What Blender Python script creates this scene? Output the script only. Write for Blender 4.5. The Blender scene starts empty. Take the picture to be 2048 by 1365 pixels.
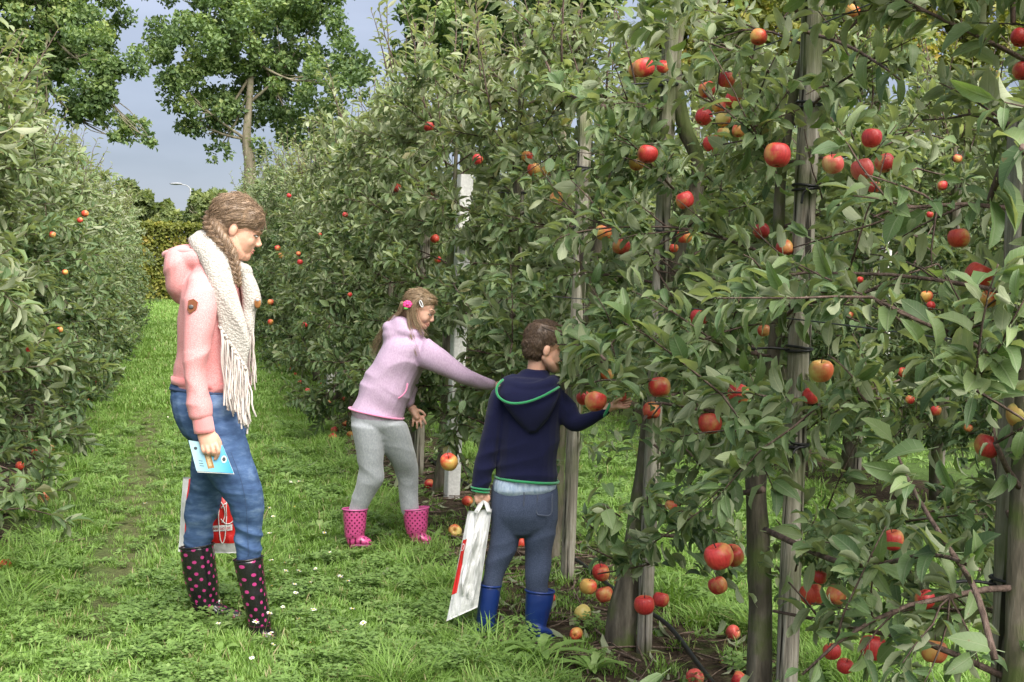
import bpy, math, random
import numpy as np
from mathutils import Vector, Matrix, Quaternion

# ------------------------------------------------------------------ camera
sc = bpy.context.scene
col = sc.collection
F = 2571.0                      # focal length in photo pixels (photo 2048 x 1365)
CH = 1.45                       # eye height of the photographer
ROLL = math.radians(1.5)
def _basis():
    dx, dy = 350 - 1024, 682.5 - 530
    rx, ry = (math.cos(ROLL), -math.sin(ROLL)), (math.sin(ROLL), math.cos(ROLL))
    a = (dx * rx[0] + dy * rx[1]) / F
    b = (dx * ry[0] + dy * ry[1]) / F
    pitch = None
    # row direction (+Y) in unrolled camera space ~ (a, b, 1) normalised
    n = math.sqrt(a * a + b * b + 1)
    v = (a / n, b / n, 1 / n)
    # forward = (sin yaw cos p, cos yaw cos p, sin p)
    # +Y dotted with up0 = -sin p cos yaw ; with right0 = -sin yaw ; with fwd = cos yaw cos p
    yaw = math.asin(-v[0])
    p = math.atan2(-v[1], v[2])
    fw = np.array([math.sin(yaw) * math.cos(p), math.cos(yaw) * math.cos(p), math.sin(p)])
    r0 = np.array([math.cos(yaw), -math.sin(yaw), 0.0])
    u0 = np.cross(r0, fw)
    right = r0 * math.cos(ROLL) + u0 * math.sin(ROLL)
    up = -r0 * math.sin(ROLL) + u0 * math.cos(ROLL)
    # image: world up leans to the right at the top
    return right, up, fw
RIGHT, UP, FWD = _basis()
CAM = np.array([0.0, 0.0, CH])
cam_d = bpy.data.cameras.new('camera'); cam = bpy.data.objects.new('camera', cam_d); col.objects.link(cam)
m = Matrix.Identity(4)
for i in range(3):
    m[i][0], m[i][1], m[i][2], m[i][3] = RIGHT[i], UP[i], -FWD[i], CAM[i]
cam.matrix_world = m
cam_d.sensor_width = 36.0; cam_d.lens = 36.0 * F / 2048.0
cam_d.clip_start = 0.05; cam_d.clip_end = 1500
sc.camera = cam

def at(px, py, depth):          # a point seen at a photo pixel, at a distance along the view axis
    return CAM + depth * (RIGHT * ((px - 1024) / F) + UP * ((682.5 - py) / F) + FWD)
def ground(px, py, z=0.0):
    r = RIGHT * ((px - 1024) / F) + UP * ((682.5 - py) / F) + FWD
    return CAM + r * ((z - CH) / r[2])
def onx(px, py, x):             # where the sight line meets the upright plane X = x
    r = RIGHT * ((px - 1024) / F) + UP * ((682.5 - py) / F) + FWD
    return CAM + r * (x / r[0])
def project(P):
    q = np.asarray(P) - CAM
    d = q @ FWD
    return 1024 + F * (q @ RIGHT) / d, 682.5 - F * (q @ UP) / d, d

# ------------------------------------------------------------------ sky, sun, exposure
SUN_EL, SUN_AZ = math.radians(50), math.radians(162)    # azimuth clockwise from +Y: the sun stands behind the camera
w = bpy.data.worlds.new('World'); sc.world = w; w.use_nodes = True
nt = w.node_tree; nt.nodes.clear()
def wn(t, **k):
    n = nt.nodes.new(t)
    for a, b in k.items(): setattr(n, a, b)
    return n
sky = wn('ShaderNodeTexSky', sky_type='NISHITA', sun_disc=False, sun_elevation=SUN_EL, sun_rotation=SUN_AZ)
bg1 = wn('ShaderNodeBackground'); bg1.inputs[1].default_value = 0.12
nt.links.new(sky.outputs[0], bg1.inputs[0])
tc = wn('ShaderNodeTexCoord')
mp = wn('ShaderNodeMapping'); mp.inputs['Scale'].default_value = (1, 1, 3.2)
nz = wn('ShaderNodeTexNoise'); nz.inputs['Scale'].default_value = 2.3; nz.inputs['Detail'].default_value = 5; nz.inputs['Roughness'].default_value = .5
cr = wn('ShaderNodeValToRGB')
cr.color_ramp.elements[0].position = .36; cr.color_ramp.elements[0].color = (.135, .152, .200, 1)
cr.color_ramp.elements[1].position = .66; cr.color_ramp.elements[1].color = (.275, .298, .372, 1)
bg2 = wn('ShaderNodeBackground'); bg2.inputs[1].default_value = 1.0
mx = wn('ShaderNodeMixShader'); mx.inputs[0].default_value = .88
out = wn('ShaderNodeOutputWorld')
nt.links.new(tc.outputs['Generated'], mp.inputs[0]); nt.links.new(mp.outputs[0], nz.inputs['Vector'])
nt.links.new(nz.outputs['Fac'], cr.inputs[0]); nt.links.new(cr.outputs[0], bg2.inputs[0])
nt.links.new(bg1.outputs[0], mx.inputs[1]); nt.links.new(bg2.outputs[0], mx.inputs[2]); nt.links.new(mx.outputs[0], out.inputs[0])
sd = bpy.data.lights.new('sun', 'SUN'); sd.energy = 5.0; sd.angle = math.radians(68); sd.color = (1, .955, .88)
sun = bpy.data.objects.new('sun', sd); col.objects.link(sun)
sdir = Vector((math.sin(SUN_AZ) * math.cos(SUN_EL), math.cos(SUN_AZ) * math.cos(SUN_EL), math.sin(SUN_EL)))
sun.rotation_euler = sdir.to_track_quat('Z', 'Y').to_euler(); sun.location = (0, 0, 30)
vs = sc.view_settings
sc.display_settings.display_device = 'sRGB'
vs.view_transform = 'Standard'; vs.look = 'None'; vs.exposure = 1.22; vs.gamma = 1; vs.use_curve_mapping = False
cy = sc.cycles
cy.max_bounces = 8; cy.diffuse_bounces = 4; cy.glossy_bounces = 2; cy.transmission_bounces = 3; cy.transparent_max_bounces = 4
cy.use_denoising = True; cy.caustics_reflective = False; cy.caustics_refractive = False
cy.use_adaptive_sampling = True; cy.adaptive_threshold = .02; cy.sample_clamp_indirect = 4

# ------------------------------------------------------------------ helpers
R = np.random.default_rng(7)
def vnoise(p, seed=0):          # smooth value noise on (n,3) arrays, -1..1
    p = np.asarray(p, float); i = np.floor(p).astype(np.int64); f = p - i; f = f * f * (3 - 2 * f)
    def h(a, b, c):
        n = (a * 374761393 + b * 668265263 + c * 2147483647 + seed * 974711) & 0xffffffff
        n = ((n ^ (n >> 13)) * 1274126177) & 0xffffffff
        return ((n ^ (n >> 16)) & 0xffff) / 32767.5 - 1
    r = 0
    for a in (0, 1):
        for b in (0, 1):
            for c in (0, 1):
                wgt = (f[:, 0] if a else 1 - f[:, 0]) * (f[:, 1] if b else 1 - f[:, 1]) * (f[:, 2] if c else 1 - f[:, 2])
                r = r + wgt * h(i[:, 0] + a, i[:, 1] + b, i[:, 2] + c)
    return r
def unit(v):
    v = np.asarray(v, float)
    return v / np.maximum(np.linalg.norm(v, axis=-1, keepdims=True), 1e-9)

def mesh_np(name, V, Fc, tint=None, smooth=True, uv=None):
    """Fc: (n,3) or (n,4) int array, or list of such arrays"""
    me = bpy.data.meshes.new(name)
    if isinstance(Fc, np.ndarray): Fc = [Fc]
    Fc = [np.asarray(f, np.int32) for f in Fc if len(f)]
    V = np.asarray(V, np.float32)
    me.vertices.add(len(V)); me.vertices.foreach_set('co', V.ravel())
    tot = np.concatenate([np.full(len(f), f.shape[1], np.int32) for f in Fc])
    st = np.concatenate([[0], np.cumsum(tot)[:-1]]).astype(np.int32)
    loops = np.concatenate([f.ravel() for f in Fc])
    me.loops.add(len(loops)); me.loops.foreach_set('vertex_index', loops)
    me.polygons.add(len(tot)); me.polygons.foreach_set('loop_start', st)
    try: me.polygons.foreach_set('loop_total', tot)
    except Exception: pass
    me.polygons.foreach_set('use_smooth', np.full(len(tot), smooth))
    if tint is not None:
        a = me.attributes.new('tint', 'FLOAT', 'POINT'); a.data.foreach_set('value', np.asarray(tint, np.float32))
    if uv is not None:
        l = me.uv_layers.new(name='UVMap'); l.data.foreach_set('uv', np.asarray(uv, np.float32)[loops].ravel())
    me.update(calc_edges=True)
    return me
def setp(o, label=None, cat=None, group=None, kind=None):
    if label: o['label'] = label
    if cat: o['category'] = cat
    if group: o['group'] = group
    if kind: o['kind'] = kind
    return o
def link(name, me, mat=None, parent=None, loc=(0, 0, 0)):
    o = bpy.data.objects.new(name, me); col.objects.link(o); o.location = loc
    if mat is not None and me is not None and len(me.materials) == 0: me.materials.append(mat)
    if parent is not None: o.parent = parent
    return o
def empty(name, loc, label, cat, group=None):
    o = bpy.data.objects.new(name, None); col.objects.link(o); o.location = loc; o.empty_display_size = .1
    return setp(o, label, cat, group)
def world_origin(o):
    l = np.array(o.location)
    while o.parent: o = o.parent; l = l + np.array(o.location)
    return l
def part(name, V, Fc, mat, parent, **k):       # vertices in world coordinates, stored relative to the parent
    return link(name, mesh_np(name, np.asarray(V) - world_origin(parent), Fc, **k), mat, parent)
class Acc:                      # collects vertices and faces
    def __init__(s): s.v = []; s.f = {3: [], 4: []}; s.n = 0; s.t = []
    def add(s, V, Fs, tint=0.5):
        V = np.asarray(V, float)
        for f in (Fs if isinstance(Fs, (list, tuple)) else [Fs]):
            f = np.asarray(f)
            if len(f): s.f[f.shape[1]].append(f + s.n)
        s.v.append(V); s.n += len(V); s.t.append(np.full(len(V), tint) if np.isscalar(tint) else tint)
    def get(s):
        return np.concatenate(s.v), [np.concatenate(x) for x in s.f.values() if x]
    def tint(s): return np.concatenate(s.t)
def rings_to_faces(k, n, cap=True, base=0):
    j = np.arange(n); q = []
    for i in range(k - 1):
        a = base + i * n
        q.append(np.stack([a + j, a + (j + 1) % n, a + n + (j + 1) % n, a + n + j], 1))
    return np.concatenate(q)
def loft(C, U, W, n=16, p=2.0, dome=.6):
    """closed tube through centres C with half axes U, W (k,3 each); ends domed"""
    C, U, W = (np.asarray(x, float) for x in (C, U, W))
    if dome:
        a0 = C[0] - C[1]; a1 = C[-1] - C[-2]
        r0 = min(np.linalg.norm(U[0]), np.linalg.norm(W[0])) * dome; r1 = min(np.linalg.norm(U[-1]), np.linalg.norm(W[-1])) * dome
        C = np.concatenate([[C[0] + unit(a0) * r0 * .95, C[0] + unit(a0) * r0 * .6], C, [C[-1] + unit(a1) * r1 * .6, C[-1] + unit(a1) * r1 * .95]])
        U = np.concatenate([[U[0] * .35, U[0] * .8], U, [U[-1] * .8, U[-1] * .35]]); W = np.concatenate([[W[0] * .35, W[0] * .8], W, [W[-1] * .8, W[-1] * .35]])
    th = np.linspace(0, 2 * math.pi, n, endpoint=False)
    c, s = np.cos(th), np.sin(th)
    if p != 2: c = np.sign(c) * np.abs(c) ** (2 / p); s = np.sign(s) * np.abs(s) ** (2 / p)
    V = C[:, None] + U[:, None] * c[None, :, None] + W[:, None] * s[None, :, None]
    k = len(C); V = V.reshape(-1, 3); q = rings_to_faces(k, n)
    V = np.concatenate([V, [C[0], C[-1]]]); j = np.arange(n)
    t = np.concatenate([np.stack([np.full(n, k * n), (j + 1) % n, j], 1), np.stack([np.full(n, k * n + 1), (k - 1) * n + j, (k - 1) * n + (j + 1) % n], 1)])
    return V, [q, t]
def frames(C):
    C = np.asarray(C, float); T = unit(np.gradient(C, axis=0))
    a = np.array([0, 0, 1.0]) if abs(T[0][2]) < .9 else np.array([1.0, 0, 0])
    n = unit(np.cross(T[0], a)); N = []
    for t in T:
        n = unit(n - t * (n @ t)); N.append(n)
    N = np.array(N); return N, np.cross(T, N)
def tube(C, r, n=8, flat=1.0, dome=.6):
    N, B = frames(C); r = np.broadcast_to(np.asarray(r, float), (len(C),))[:, None]
    return loft(C, N * r, B * r * flat, n=n, dome=dome)
def spline(P, k=4):             # Catmull-Rom through points (any number of columns)
    P = np.asarray(P, float); Q = np.concatenate([[2 * P[0] - P[1]], P, [2 * P[-1] - P[-2]]]); o = []
    for i in range(1, len(Q) - 2):
        for t in np.linspace(0, 1, k, endpoint=False):
            a, b, c, d = Q[i - 1], Q[i], Q[i + 1], Q[i + 2]
            o.append(.5 * (2 * b + (c - a) * t + (2 * a - 5 * b + 4 * c - d) * t * t + (3 * b - a - 3 * c + d) * t ** 3))
    o.append(P[-1]); return np.array(o)
def ellipsoid(c, ax, n=14):     # ax: 3x3 rows = half axes
    ax = np.asarray(ax, float)
    z = np.linspace(-.97, .97, 9)
    C = np.asarray(c) + z[:, None] * ax[2]; s = np.sqrt(1 - z * z)[:, None]
    return loft(C, ax[0] * s, ax[1] * s, n=n, dome=0)
def remesh(parts, voxel, smooth=4, name='tmp', fac=.5, dec=1.0):
    a = Acc()
    for V, Fs in parts: a.add(V, Fs)
    V, Fs = a.get(); me = mesh_np(name, V, Fs)
    o = bpy.data.objects.new('tmp', me); col.objects.link(o)
    md = o.modifiers.new('r', 'REMESH'); md.mode = 'VOXEL'; md.voxel_size = voxel; md.use_smooth_shade = True
    ms = o.modifiers.new('s', 'SMOOTH'); ms.iterations = smooth; ms.factor = fac
    if dec < 1: mc = o.modifiers.new('d', 'DECIMATE'); mc.ratio = dec
    dg = bpy.context.evaluated_depsgraph_get()
    r = bpy.data.meshes.new_from_object(o.evaluated_get(dg))
    bpy.data.objects.remove(o); bpy.data.meshes.remove(me)
    n = len(r.vertices); co = np.empty(n * 3, np.float32); r.vertices.foreach_get('co', co)
    nm = np.empty(n * 3, np.float32); r.vertices.foreach_get('normal', nm)
    r.polygons.foreach_set('use_smooth', np.ones(len(r.polygons), bool))
    return r, co.reshape(-1, 3).astype(float), nm.reshape(-1, 3).astype(float)
def finish(r, co, name, mat, parent=None, origin=None):
    org = world_origin(parent) if parent is not None else np.asarray(origin)
    r.vertices.foreach_set('co', (co - org).astype(np.float32).ravel()); r.update(); r.name = name
    o = link(name, r, mat, parent)
    if parent is None: o.location = org
    return o

# ------------------------------------------------------------------ materials
class M:
    def __init__(s, name, rough=.6, spec=.5):
        s.m = bpy.data.materials.new(name); s.m.use_nodes = True; s.t = s.m.node_tree; s.b = s.t.nodes['Principled BSDF']
        s.b.inputs['Roughness'].default_value = rough; s.b.inputs['Specular IOR Level'].default_value = spec
        s.outn = s.t.nodes['Material Output']; s._c = None
    def n(s, t, **k):
        x = s.t.nodes.new(t)
        for a, b in k.items(): setattr(x, a, b)
        return x
    def l(s, a, b): s.t.links.new(a, b)
    def obj(s):
        if s._c is None: s._c = s.n('ShaderNodeTexCoord')
        return s._c.outputs['Object']
    def mapping(s, src, scale=(1, 1, 1)):
        x = s.n('ShaderNodeMapping'); x.inputs['Scale'].default_value = scale; s.l(src, x.inputs[0]); return x.outputs[0]
    def noise(s, scale, detail=3, src=None, rough=.55, st=None):
        x = s.n('ShaderNodeTexNoise'); x.inputs['Scale'].default_value = scale; x.inputs['Detail'].default_value = detail; x.inputs['Roughness'].default_value = rough
        v = src if src is not None else s.obj()
        if st: v = s.mapping(v, st)
        s.l(v, x.inputs['Vector']); return x.outputs['Fac']
    def vor(s, scale, rnd=1, src=None, out='Distance', dims='3D', feat='F1'):
        x = s.n('ShaderNodeTexVoronoi', voronoi_dimensions=dims, feature=feat); x.inputs['Scale'].default_value = scale; x.inputs['Randomness'].default_value = rnd
        s.l(src if src is not None else s.obj(), x.inputs['Vector']); return x.outputs[out]
    def ramp(s, fac, stops, interp='LINEAR'):
        x = s.n('ShaderNodeValToRGB'); e = x.color_ramp.elements; x.color_ramp.interpolation = interp
        while len(e) < len(stops): e.new(.5)
        for i, (p, c) in enumerate(stops):
            e[i].position = p; e[i].color = (*c, 1) if not np.isscalar(c) else (c, c, c, 1)
        s.l(fac, x.inputs[0]); return x.outputs[0]
    def mix(s, fac, a, b, mode='MIX'):
        x = s.n('ShaderNodeMix', data_type='RGBA', blend_type=mode)
        for src, i in ((fac, 0), (a, 6), (b, 7)):
            if isinstance(src, (int, float)): x.inputs[i].default_value = src
            elif isinstance(src, tuple): x.inputs[i].default_value = (*src, 1)
            else: s.l(src, x.inputs[i])
        return x.outputs[2]
    def math(s, op, a, b=None):
        x = s.n('ShaderNodeMath', operation=op)
        for i, v in ((0, a), (1, b)):
            if v is None: continue
            if isinstance(v, (int, float)): x.inputs[i].default_value = v
            else: s.l(v, x.inputs[i])
        return x.outputs[0]
    def color(s, c):
        if isinstance(c, tuple): s.b.inputs['Base Color'].default_value = (*c, 1)
        else: s.l(c, s.b.inputs['Base Color'])
        return s
    def bump(s, h, strength=.3, dist=.01):
        x = s.n('ShaderNodeBump'); x.inputs['Strength'].default_value = strength; x.inputs['Distance'].default_value = dist
        s.l(h, x.inputs['Height']); s.l(x.outputs[0], s.b.inputs['Normal']); return s
    def attr(s, name='tint'):
        x = s.n('ShaderNodeAttribute', attribute_name=name); return x.outputs['Fac']
    def objrand(s): return s.n('ShaderNodeObjectInfo').outputs['Random']
    def translucent(s, colr, fac):
        tr = s.n('ShaderNodeBsdfTranslucent'); mxs = s.n('ShaderNodeMixShader'); mxs.inputs[0].default_value = fac
        if isinstance(colr, tuple): tr.inputs[0].default_value = (*colr, 1)
        else: s.l(colr, tr.inputs[0])
        s.l(s.b.outputs[0], mxs.inputs[1]); s.l(tr.outputs[0], mxs.inputs[2]); s.l(mxs.outputs[0], s.outn.inputs[0]); return s
def leaf_material(name, tops, under, trans=.30, rough=.38, spec=.5, spread=.25):
    k = M(name, rough, spec)
    v = k.math('ADD', k.math('MULTIPLY', k.attr(), 1 - spread), k.math('MULTIPLY', k.objrand(), spread))
    top = k.ramp(v, tops); un = k.ramp(v, under)
    uv = k.n('ShaderNodeSeparateXYZ'); k.l(k.n('ShaderNodeTexCoord').outputs['UV'], uv.inputs[0]); av = k.math('ABSOLUTE', uv.outputs[1])
    rib = k.ramp(av, [(.008, .75), (.022, 0.0)]); lat = k.ramp(k.math('SINE', k.math('MULTIPLY', k.math('SUBTRACT', uv.outputs[0], k.math('MULTIPLY', av, .9)), 62)), [(.82, 0.0), (1, .35)])
    vein = k.math('MAXIMUM', rib, lat); top = k.mix(vein, top, k.mix(.5, un, top)); spt = k.noise(9, 4, src=k.n('ShaderNodeNewGeometry').outputs['Position']); top = k.mix(k.ramp(k.noise(55, 3, src=k.n('ShaderNodeNewGeometry').outputs['Position']), [(.68, 0.0), (.73, .7)]), top, (.16, .11, .05)); un = k.mix(vein, un, k.mix(.5, un, (.36, .38, .24))); k.bump(vein, .35, .004)
    bf = k.n('ShaderNodeNewGeometry').outputs['Backfacing']
    c = k.mix(bf, top, un)
    k.color(c); k.l(k.mix(bf, (rough,) * 3, (.75,) * 3), k.b.inputs['Roughness'])
    tcol = k.mix(1.0, c, (1.5, 1.6, .7), 'MULTIPLY')
    return k.translucent(tcol, trans).m
MAT = {}
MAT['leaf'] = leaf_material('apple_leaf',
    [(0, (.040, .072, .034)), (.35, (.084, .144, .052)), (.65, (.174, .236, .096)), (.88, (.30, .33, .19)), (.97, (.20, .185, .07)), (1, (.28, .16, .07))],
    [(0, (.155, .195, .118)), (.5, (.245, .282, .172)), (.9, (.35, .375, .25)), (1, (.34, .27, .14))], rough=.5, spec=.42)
def bark(name, c1, c2, c3, moss=0.0, scale=30):
    k = M(name, .85, .25)
    a = k.noise(scale, 5, st=(1, 1, .22)); b = k.noise(6, 4)
    c = k.ramp(a, [(.3, c1), (.52, c2), (.75, c3)])
    if moss: c = k.mix(k.ramp(b, [(.62 - moss * .3, 0.0), (.75 - moss * .3, .85)]), c, (.085, .115, .03))
    k.color(c); k.bump(a, .8, .02); return k.m
MAT['bark'] = bark('apple_bark', (.05, .043, .032), (.125, .108, .08), (.23, .205, .16), .5, 26)
MAT['twig'] = bark('twig_bark', (.05, .035, .028), (.11, .075, .06), (.18, .13, .11), 0, 60)
MAT['deadtwig'] = bark('dead_twig', (.06, .042, .03), (.14, .10, .075), (.24, .19, .15), 0, 40)
MAT['bigbark'] = bark('plane_bark', (.10, .085, .06), (.20, .175, .12), (.33, .30, .22), .2, 3)
def post_material():
    k = M('weathered_post', .9, .2)
    g = k.noise(1.0, 6, src=k.mapping(k.obj(), (70, 70, 3.5)), rough=.65)
    cr_ = k.noise(1.0, 3, src=k.mapping(k.obj(), (38, 38, 1.3)))
    b = k.noise(4, 4)
    c = k.ramp(g, [(.25, (.13, .11, .085)), (.5, (.30, .27, .22)), (.72, (.50, .465, .40))])
    c = k.mix(k.ramp(cr_, [(.36, 1.0), (.43, 0.0)]), c, (.028, .024, .018))
    c = k.mix(k.ramp(b, [(.46, 0.0), (.66, .75)]), c, (.115, .145, .05))
    kn = k.vor(3.2, 1); c = k.mix(k.ramp(kn, [(.035, .9), (.09, 0.0)]), c, (.05, .035, .02))
    k.color(c); k.bump(k.mix(.5, g, cr_), .9, .02); return k.m
MAT['post'] = post_material()
def concrete():
    k = M('pale_concrete', .85, .3); a = k.noise(60, 4); b = k.noise(4, 4)
    k.color(k.mix(k.ramp(b, [(.5, 0.0), (.8, .25)]), k.ramp(a, [(.3, (.52, .51, .49)), (.7, (.70, .69, .66))]), (.2, .22, .14))); k.bump(a, .3, .005); return k.m
MAT['concrete'] = concrete()
def plain(name, c, rough=.6, spec=.5, var=.12, scale=12, bump=0):
    k = M(name, rough, spec); a = k.noise(scale, 4)
    k.color(k.ramp(a, [(.25, tuple(x * (1 - var) for x in c)), (.75, tuple(min(1, x * (1 + var)) for x in c))]))
    if bump: k.bump(a, bump, .004)
    return k.m
MAT['rubber'] = plain('black_rubber', (.012, .012, .013), .5, .5)
MAT['pipe'] = plain('black_pipe', (.016, .016, .018), .42, .5, .4, 30)
MAT['wire'] = plain('galvanised_wire', (.07, .075, .08), .5, .5)

# ------------------------------------------------------------------ ground
ROW0, ROWD = -1.27, 3.04        # orchard rows stand at X = ROW0 + k * ROWD
def rowdist(x): return np.abs((x - ROW0 + ROWD / 2) % ROWD - ROWD / 2)
def gz(x, y):                   # gentle unevenness of the ground
    p = np.stack([np.asarray(x, float), np.asarray(y, float), np.zeros_like(np.asarray(x, float))], -1).reshape(-1, 3)
    z = .018 * vnoise(p * 1.1, 3) + .010 * vnoise(p * 3.3, 4)
    return z.reshape(np.shape(x))
def ground_material():
    k = M('orchard_ground', .95, .15)
    xyz = k.n('ShaderNodeSeparateXYZ'); k.l(k.obj(), xyz.inputs[0])
    x = k.math('ADD', xyz.outputs[0], -ROW0 + ROWD / 2 + ROWD * 40)
    d = k.math('ABSOLUTE', k.math('SUBTRACT', k.math('MODULO', x, ROWD), ROWD / 2))
    n1 = k.noise(2.2, 5); n2 = k.noise(35, 5); n3 = k.noise(9, 4)
    soil = k.ramp(k.math('SUBTRACT', k.math('ADD', d, .3), k.math('MULTIPLY', n1, .62)), [(.42, 1.0), (.54, 0.0)])
    earth = k.ramp(n2, [(.25, (.022, .015, .010)), (.5, (.05, .035, .023)), (.75, (.10, .075, .05))])
    earth = k.mix(k.ramp(n3, [(.52, 0.0), (.66, .7)]), earth, (.052, .075, .02))
    turf = k.ramp(k.mix(.5, n2, n3), [(.3, (.040, .055, .018)), (.5, (.062, .105, .026)), (.7, (.09, .15, .035))])
    turf = k.mix(k.ramp(n1, [(.58, 0.0), (.72, .55)]), turf, (.10, .085, .045))
    wr = k.ramp(k.math('ADD', k.math('ABSOLUTE', k.math('ADD', xyz.outputs[0], .22)), k.math('MULTIPLY', n1, .35)), [(.17, .55), (.42, 0.0)]); turf = k.mix(wr, turf, k.ramp(n2, [(.3, (.09, .07, .04)), (.7, (.17, .14, .08))]))
    k.color(k.mix(soil, turf, earth)); k.bump(n2, .9, .03); return k.m
gx = np.unique(np.concatenate([np.linspace(-400, -8, 10), np.arange(-8, 16, .16), np.linspace(16, 400, 10)]))
gy = np.unique(np.concatenate([np.linspace(-60, -1, 6), np.arange(-1, 26, .16), np.arange(26, 70, .8), np.linspace(70, 900, 12)]))
GX, GY = np.meshgrid(gx, gy, indexing='ij')
near = (np.abs(GX - 4) < 13) & (GY < 60)
GZ = np.where(near, gz(GX, GY), 0)
V = np.stack([GX, GY, GZ], -1).reshape(-1, 3); ny = len(gy)
ii, jj = np.meshgrid(np.arange(len(gx) - 1), np.arange(ny - 1), indexing='ij'); a = (ii * ny + jj).ravel()
g = link('ground', mesh_np('ground', V, np.stack([a, a + ny, a + ny + 1, a + 1], 1)), ground_material()); setp(g, 'grassy orchard ground with bare earth under the rows', kind='structure')

# ------------------------------------------------------------------ leaves
def leaf_template(rng, width=.27, fold=.35, curl=.9, twist=.2, wave=.02, stalk=.28, fine=2):
    t = np.array([[.28, .70], [.14, .5, .82], [.10, .32, .58, .82]][fine])
    hw = width * np.array([[.95, .78], [.7, 1.0, .52], [.62, .98, .92, .52]][fine])
    rows = []
    ang = 0; x = z = 0; prev = 0
    pts = []
    for s in list(t) + [1.0]:
        ds = s - prev; prev = s
        a = curl * (s - .25); x += ds * math.cos(a); z -= ds * math.sin(a); pts.append((x, z, a))
    V = [(-stalk, .012, .05), (-stalk, -.012, .05), (0, .010, 0), (0, -.010, 0)]
    for i, s in enumerate(t):
        x, z, a = pts[i]; h = hw[i]; tw = twist * (s - .5)
        for sd in (1, 0, -1):
            y = sd * h * math.cos(fold); dz = abs(sd) * h * math.sin(fold) + sd * h * tw + (rng.normal() * wave if sd else 0)
            V.append((x + dz * math.sin(a), y, z + dz * math.cos(a)))
    x, z, a = pts[-1]; V.append((x, 0, z)); tip = len(V) - 1
    Fc = [(0, 1, 3), (0, 3, 2), (2, 5, 4), (2, 3, 5), (3, 6, 5)] if fine == 2 else [(0, 5, 4), (0, 6, 5)]
    for i in range(len(t) - 1):
        b = 4 + 3 * i
        for c in (0, 1):
            Fc += [(b + c, b + c + 1, b + c + 4), (b + c, b + c + 4, b + c + 3)]
    b = 4 + 3 * (len(t) - 1); Fc += [(b, b + 1, tip), (b + 1, b + 2, tip)]
    return np.array(V), np.array(Fc)
def flip(T): return T[0], T[1][:, ::-1]
_r = np.random.default_rng(3)
LT_FINE, LT_MID, LT_LOW = [], [], []
for i in range(8):
    par = dict(width=_r.uniform(.19, .27), fold=_r.uniform(.2, .8), curl=_r.uniform(.1, 1.6), twist=_r.uniform(-.7, .7), wave=.03)
    for L, fine in ((LT_FINE, 2), (LT_MID, 1), (LT_LOW, 0)):
        T = leaf_template(np.random.default_rng(40 + i), fine=fine, **par)
        q_ = T[1][-1]; nrm = np.cross(T[0][q_[1]] - T[0][q_[0]], T[0][q_[2]] - T[0][q_[0]])
        L.append(T if nrm[2] > 0 else flip(T))
def TUV(TV): s_ = np.sign(TV[:, 1]); return np.stack([np.hypot(TV[:, 0], TV[:, 2]), s_ * np.abs(TV[:, 1])], 1)
def leaf_frames(D, N):
    D = unit(D); N = unit(N - D * np.sum(N * D, 1, keepdims=True)); Y = np.cross(N, D)
    return np.stack([D, Y, N], 1)            # rows = local axes
def bake(L, templates):
    """L: dict pos, rot (n,3,3), scl, var, tint -> arrays"""
    a = Acc(); uvs = []
    for v, (TV, TF) in enumerate(templates):
        k = np.nonzero(L['var'] == v)[0]
        if not len(k): continue
        P = L['pos'][k][:, None] + L['scl'][k][:, None, None] * np.einsum('vj,njk->nvk', TV, L['rot'][k])
        nV = len(TV); Fc = TF[None] + (np.arange(len(k)) * nV)[:, None, None]
        a.add(P.reshape(-1, 3), Fc.reshape(-1, 3), np.repeat(L['tint'][k], nV)); uvs.append(np.tile(TUV(TV), (len(k), 1)))
    bake.uv = np.concatenate(uvs); return a.get() + (a.tint(),)
def sub(L, k): return {a: b[k] for a, b in L.items()}

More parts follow.
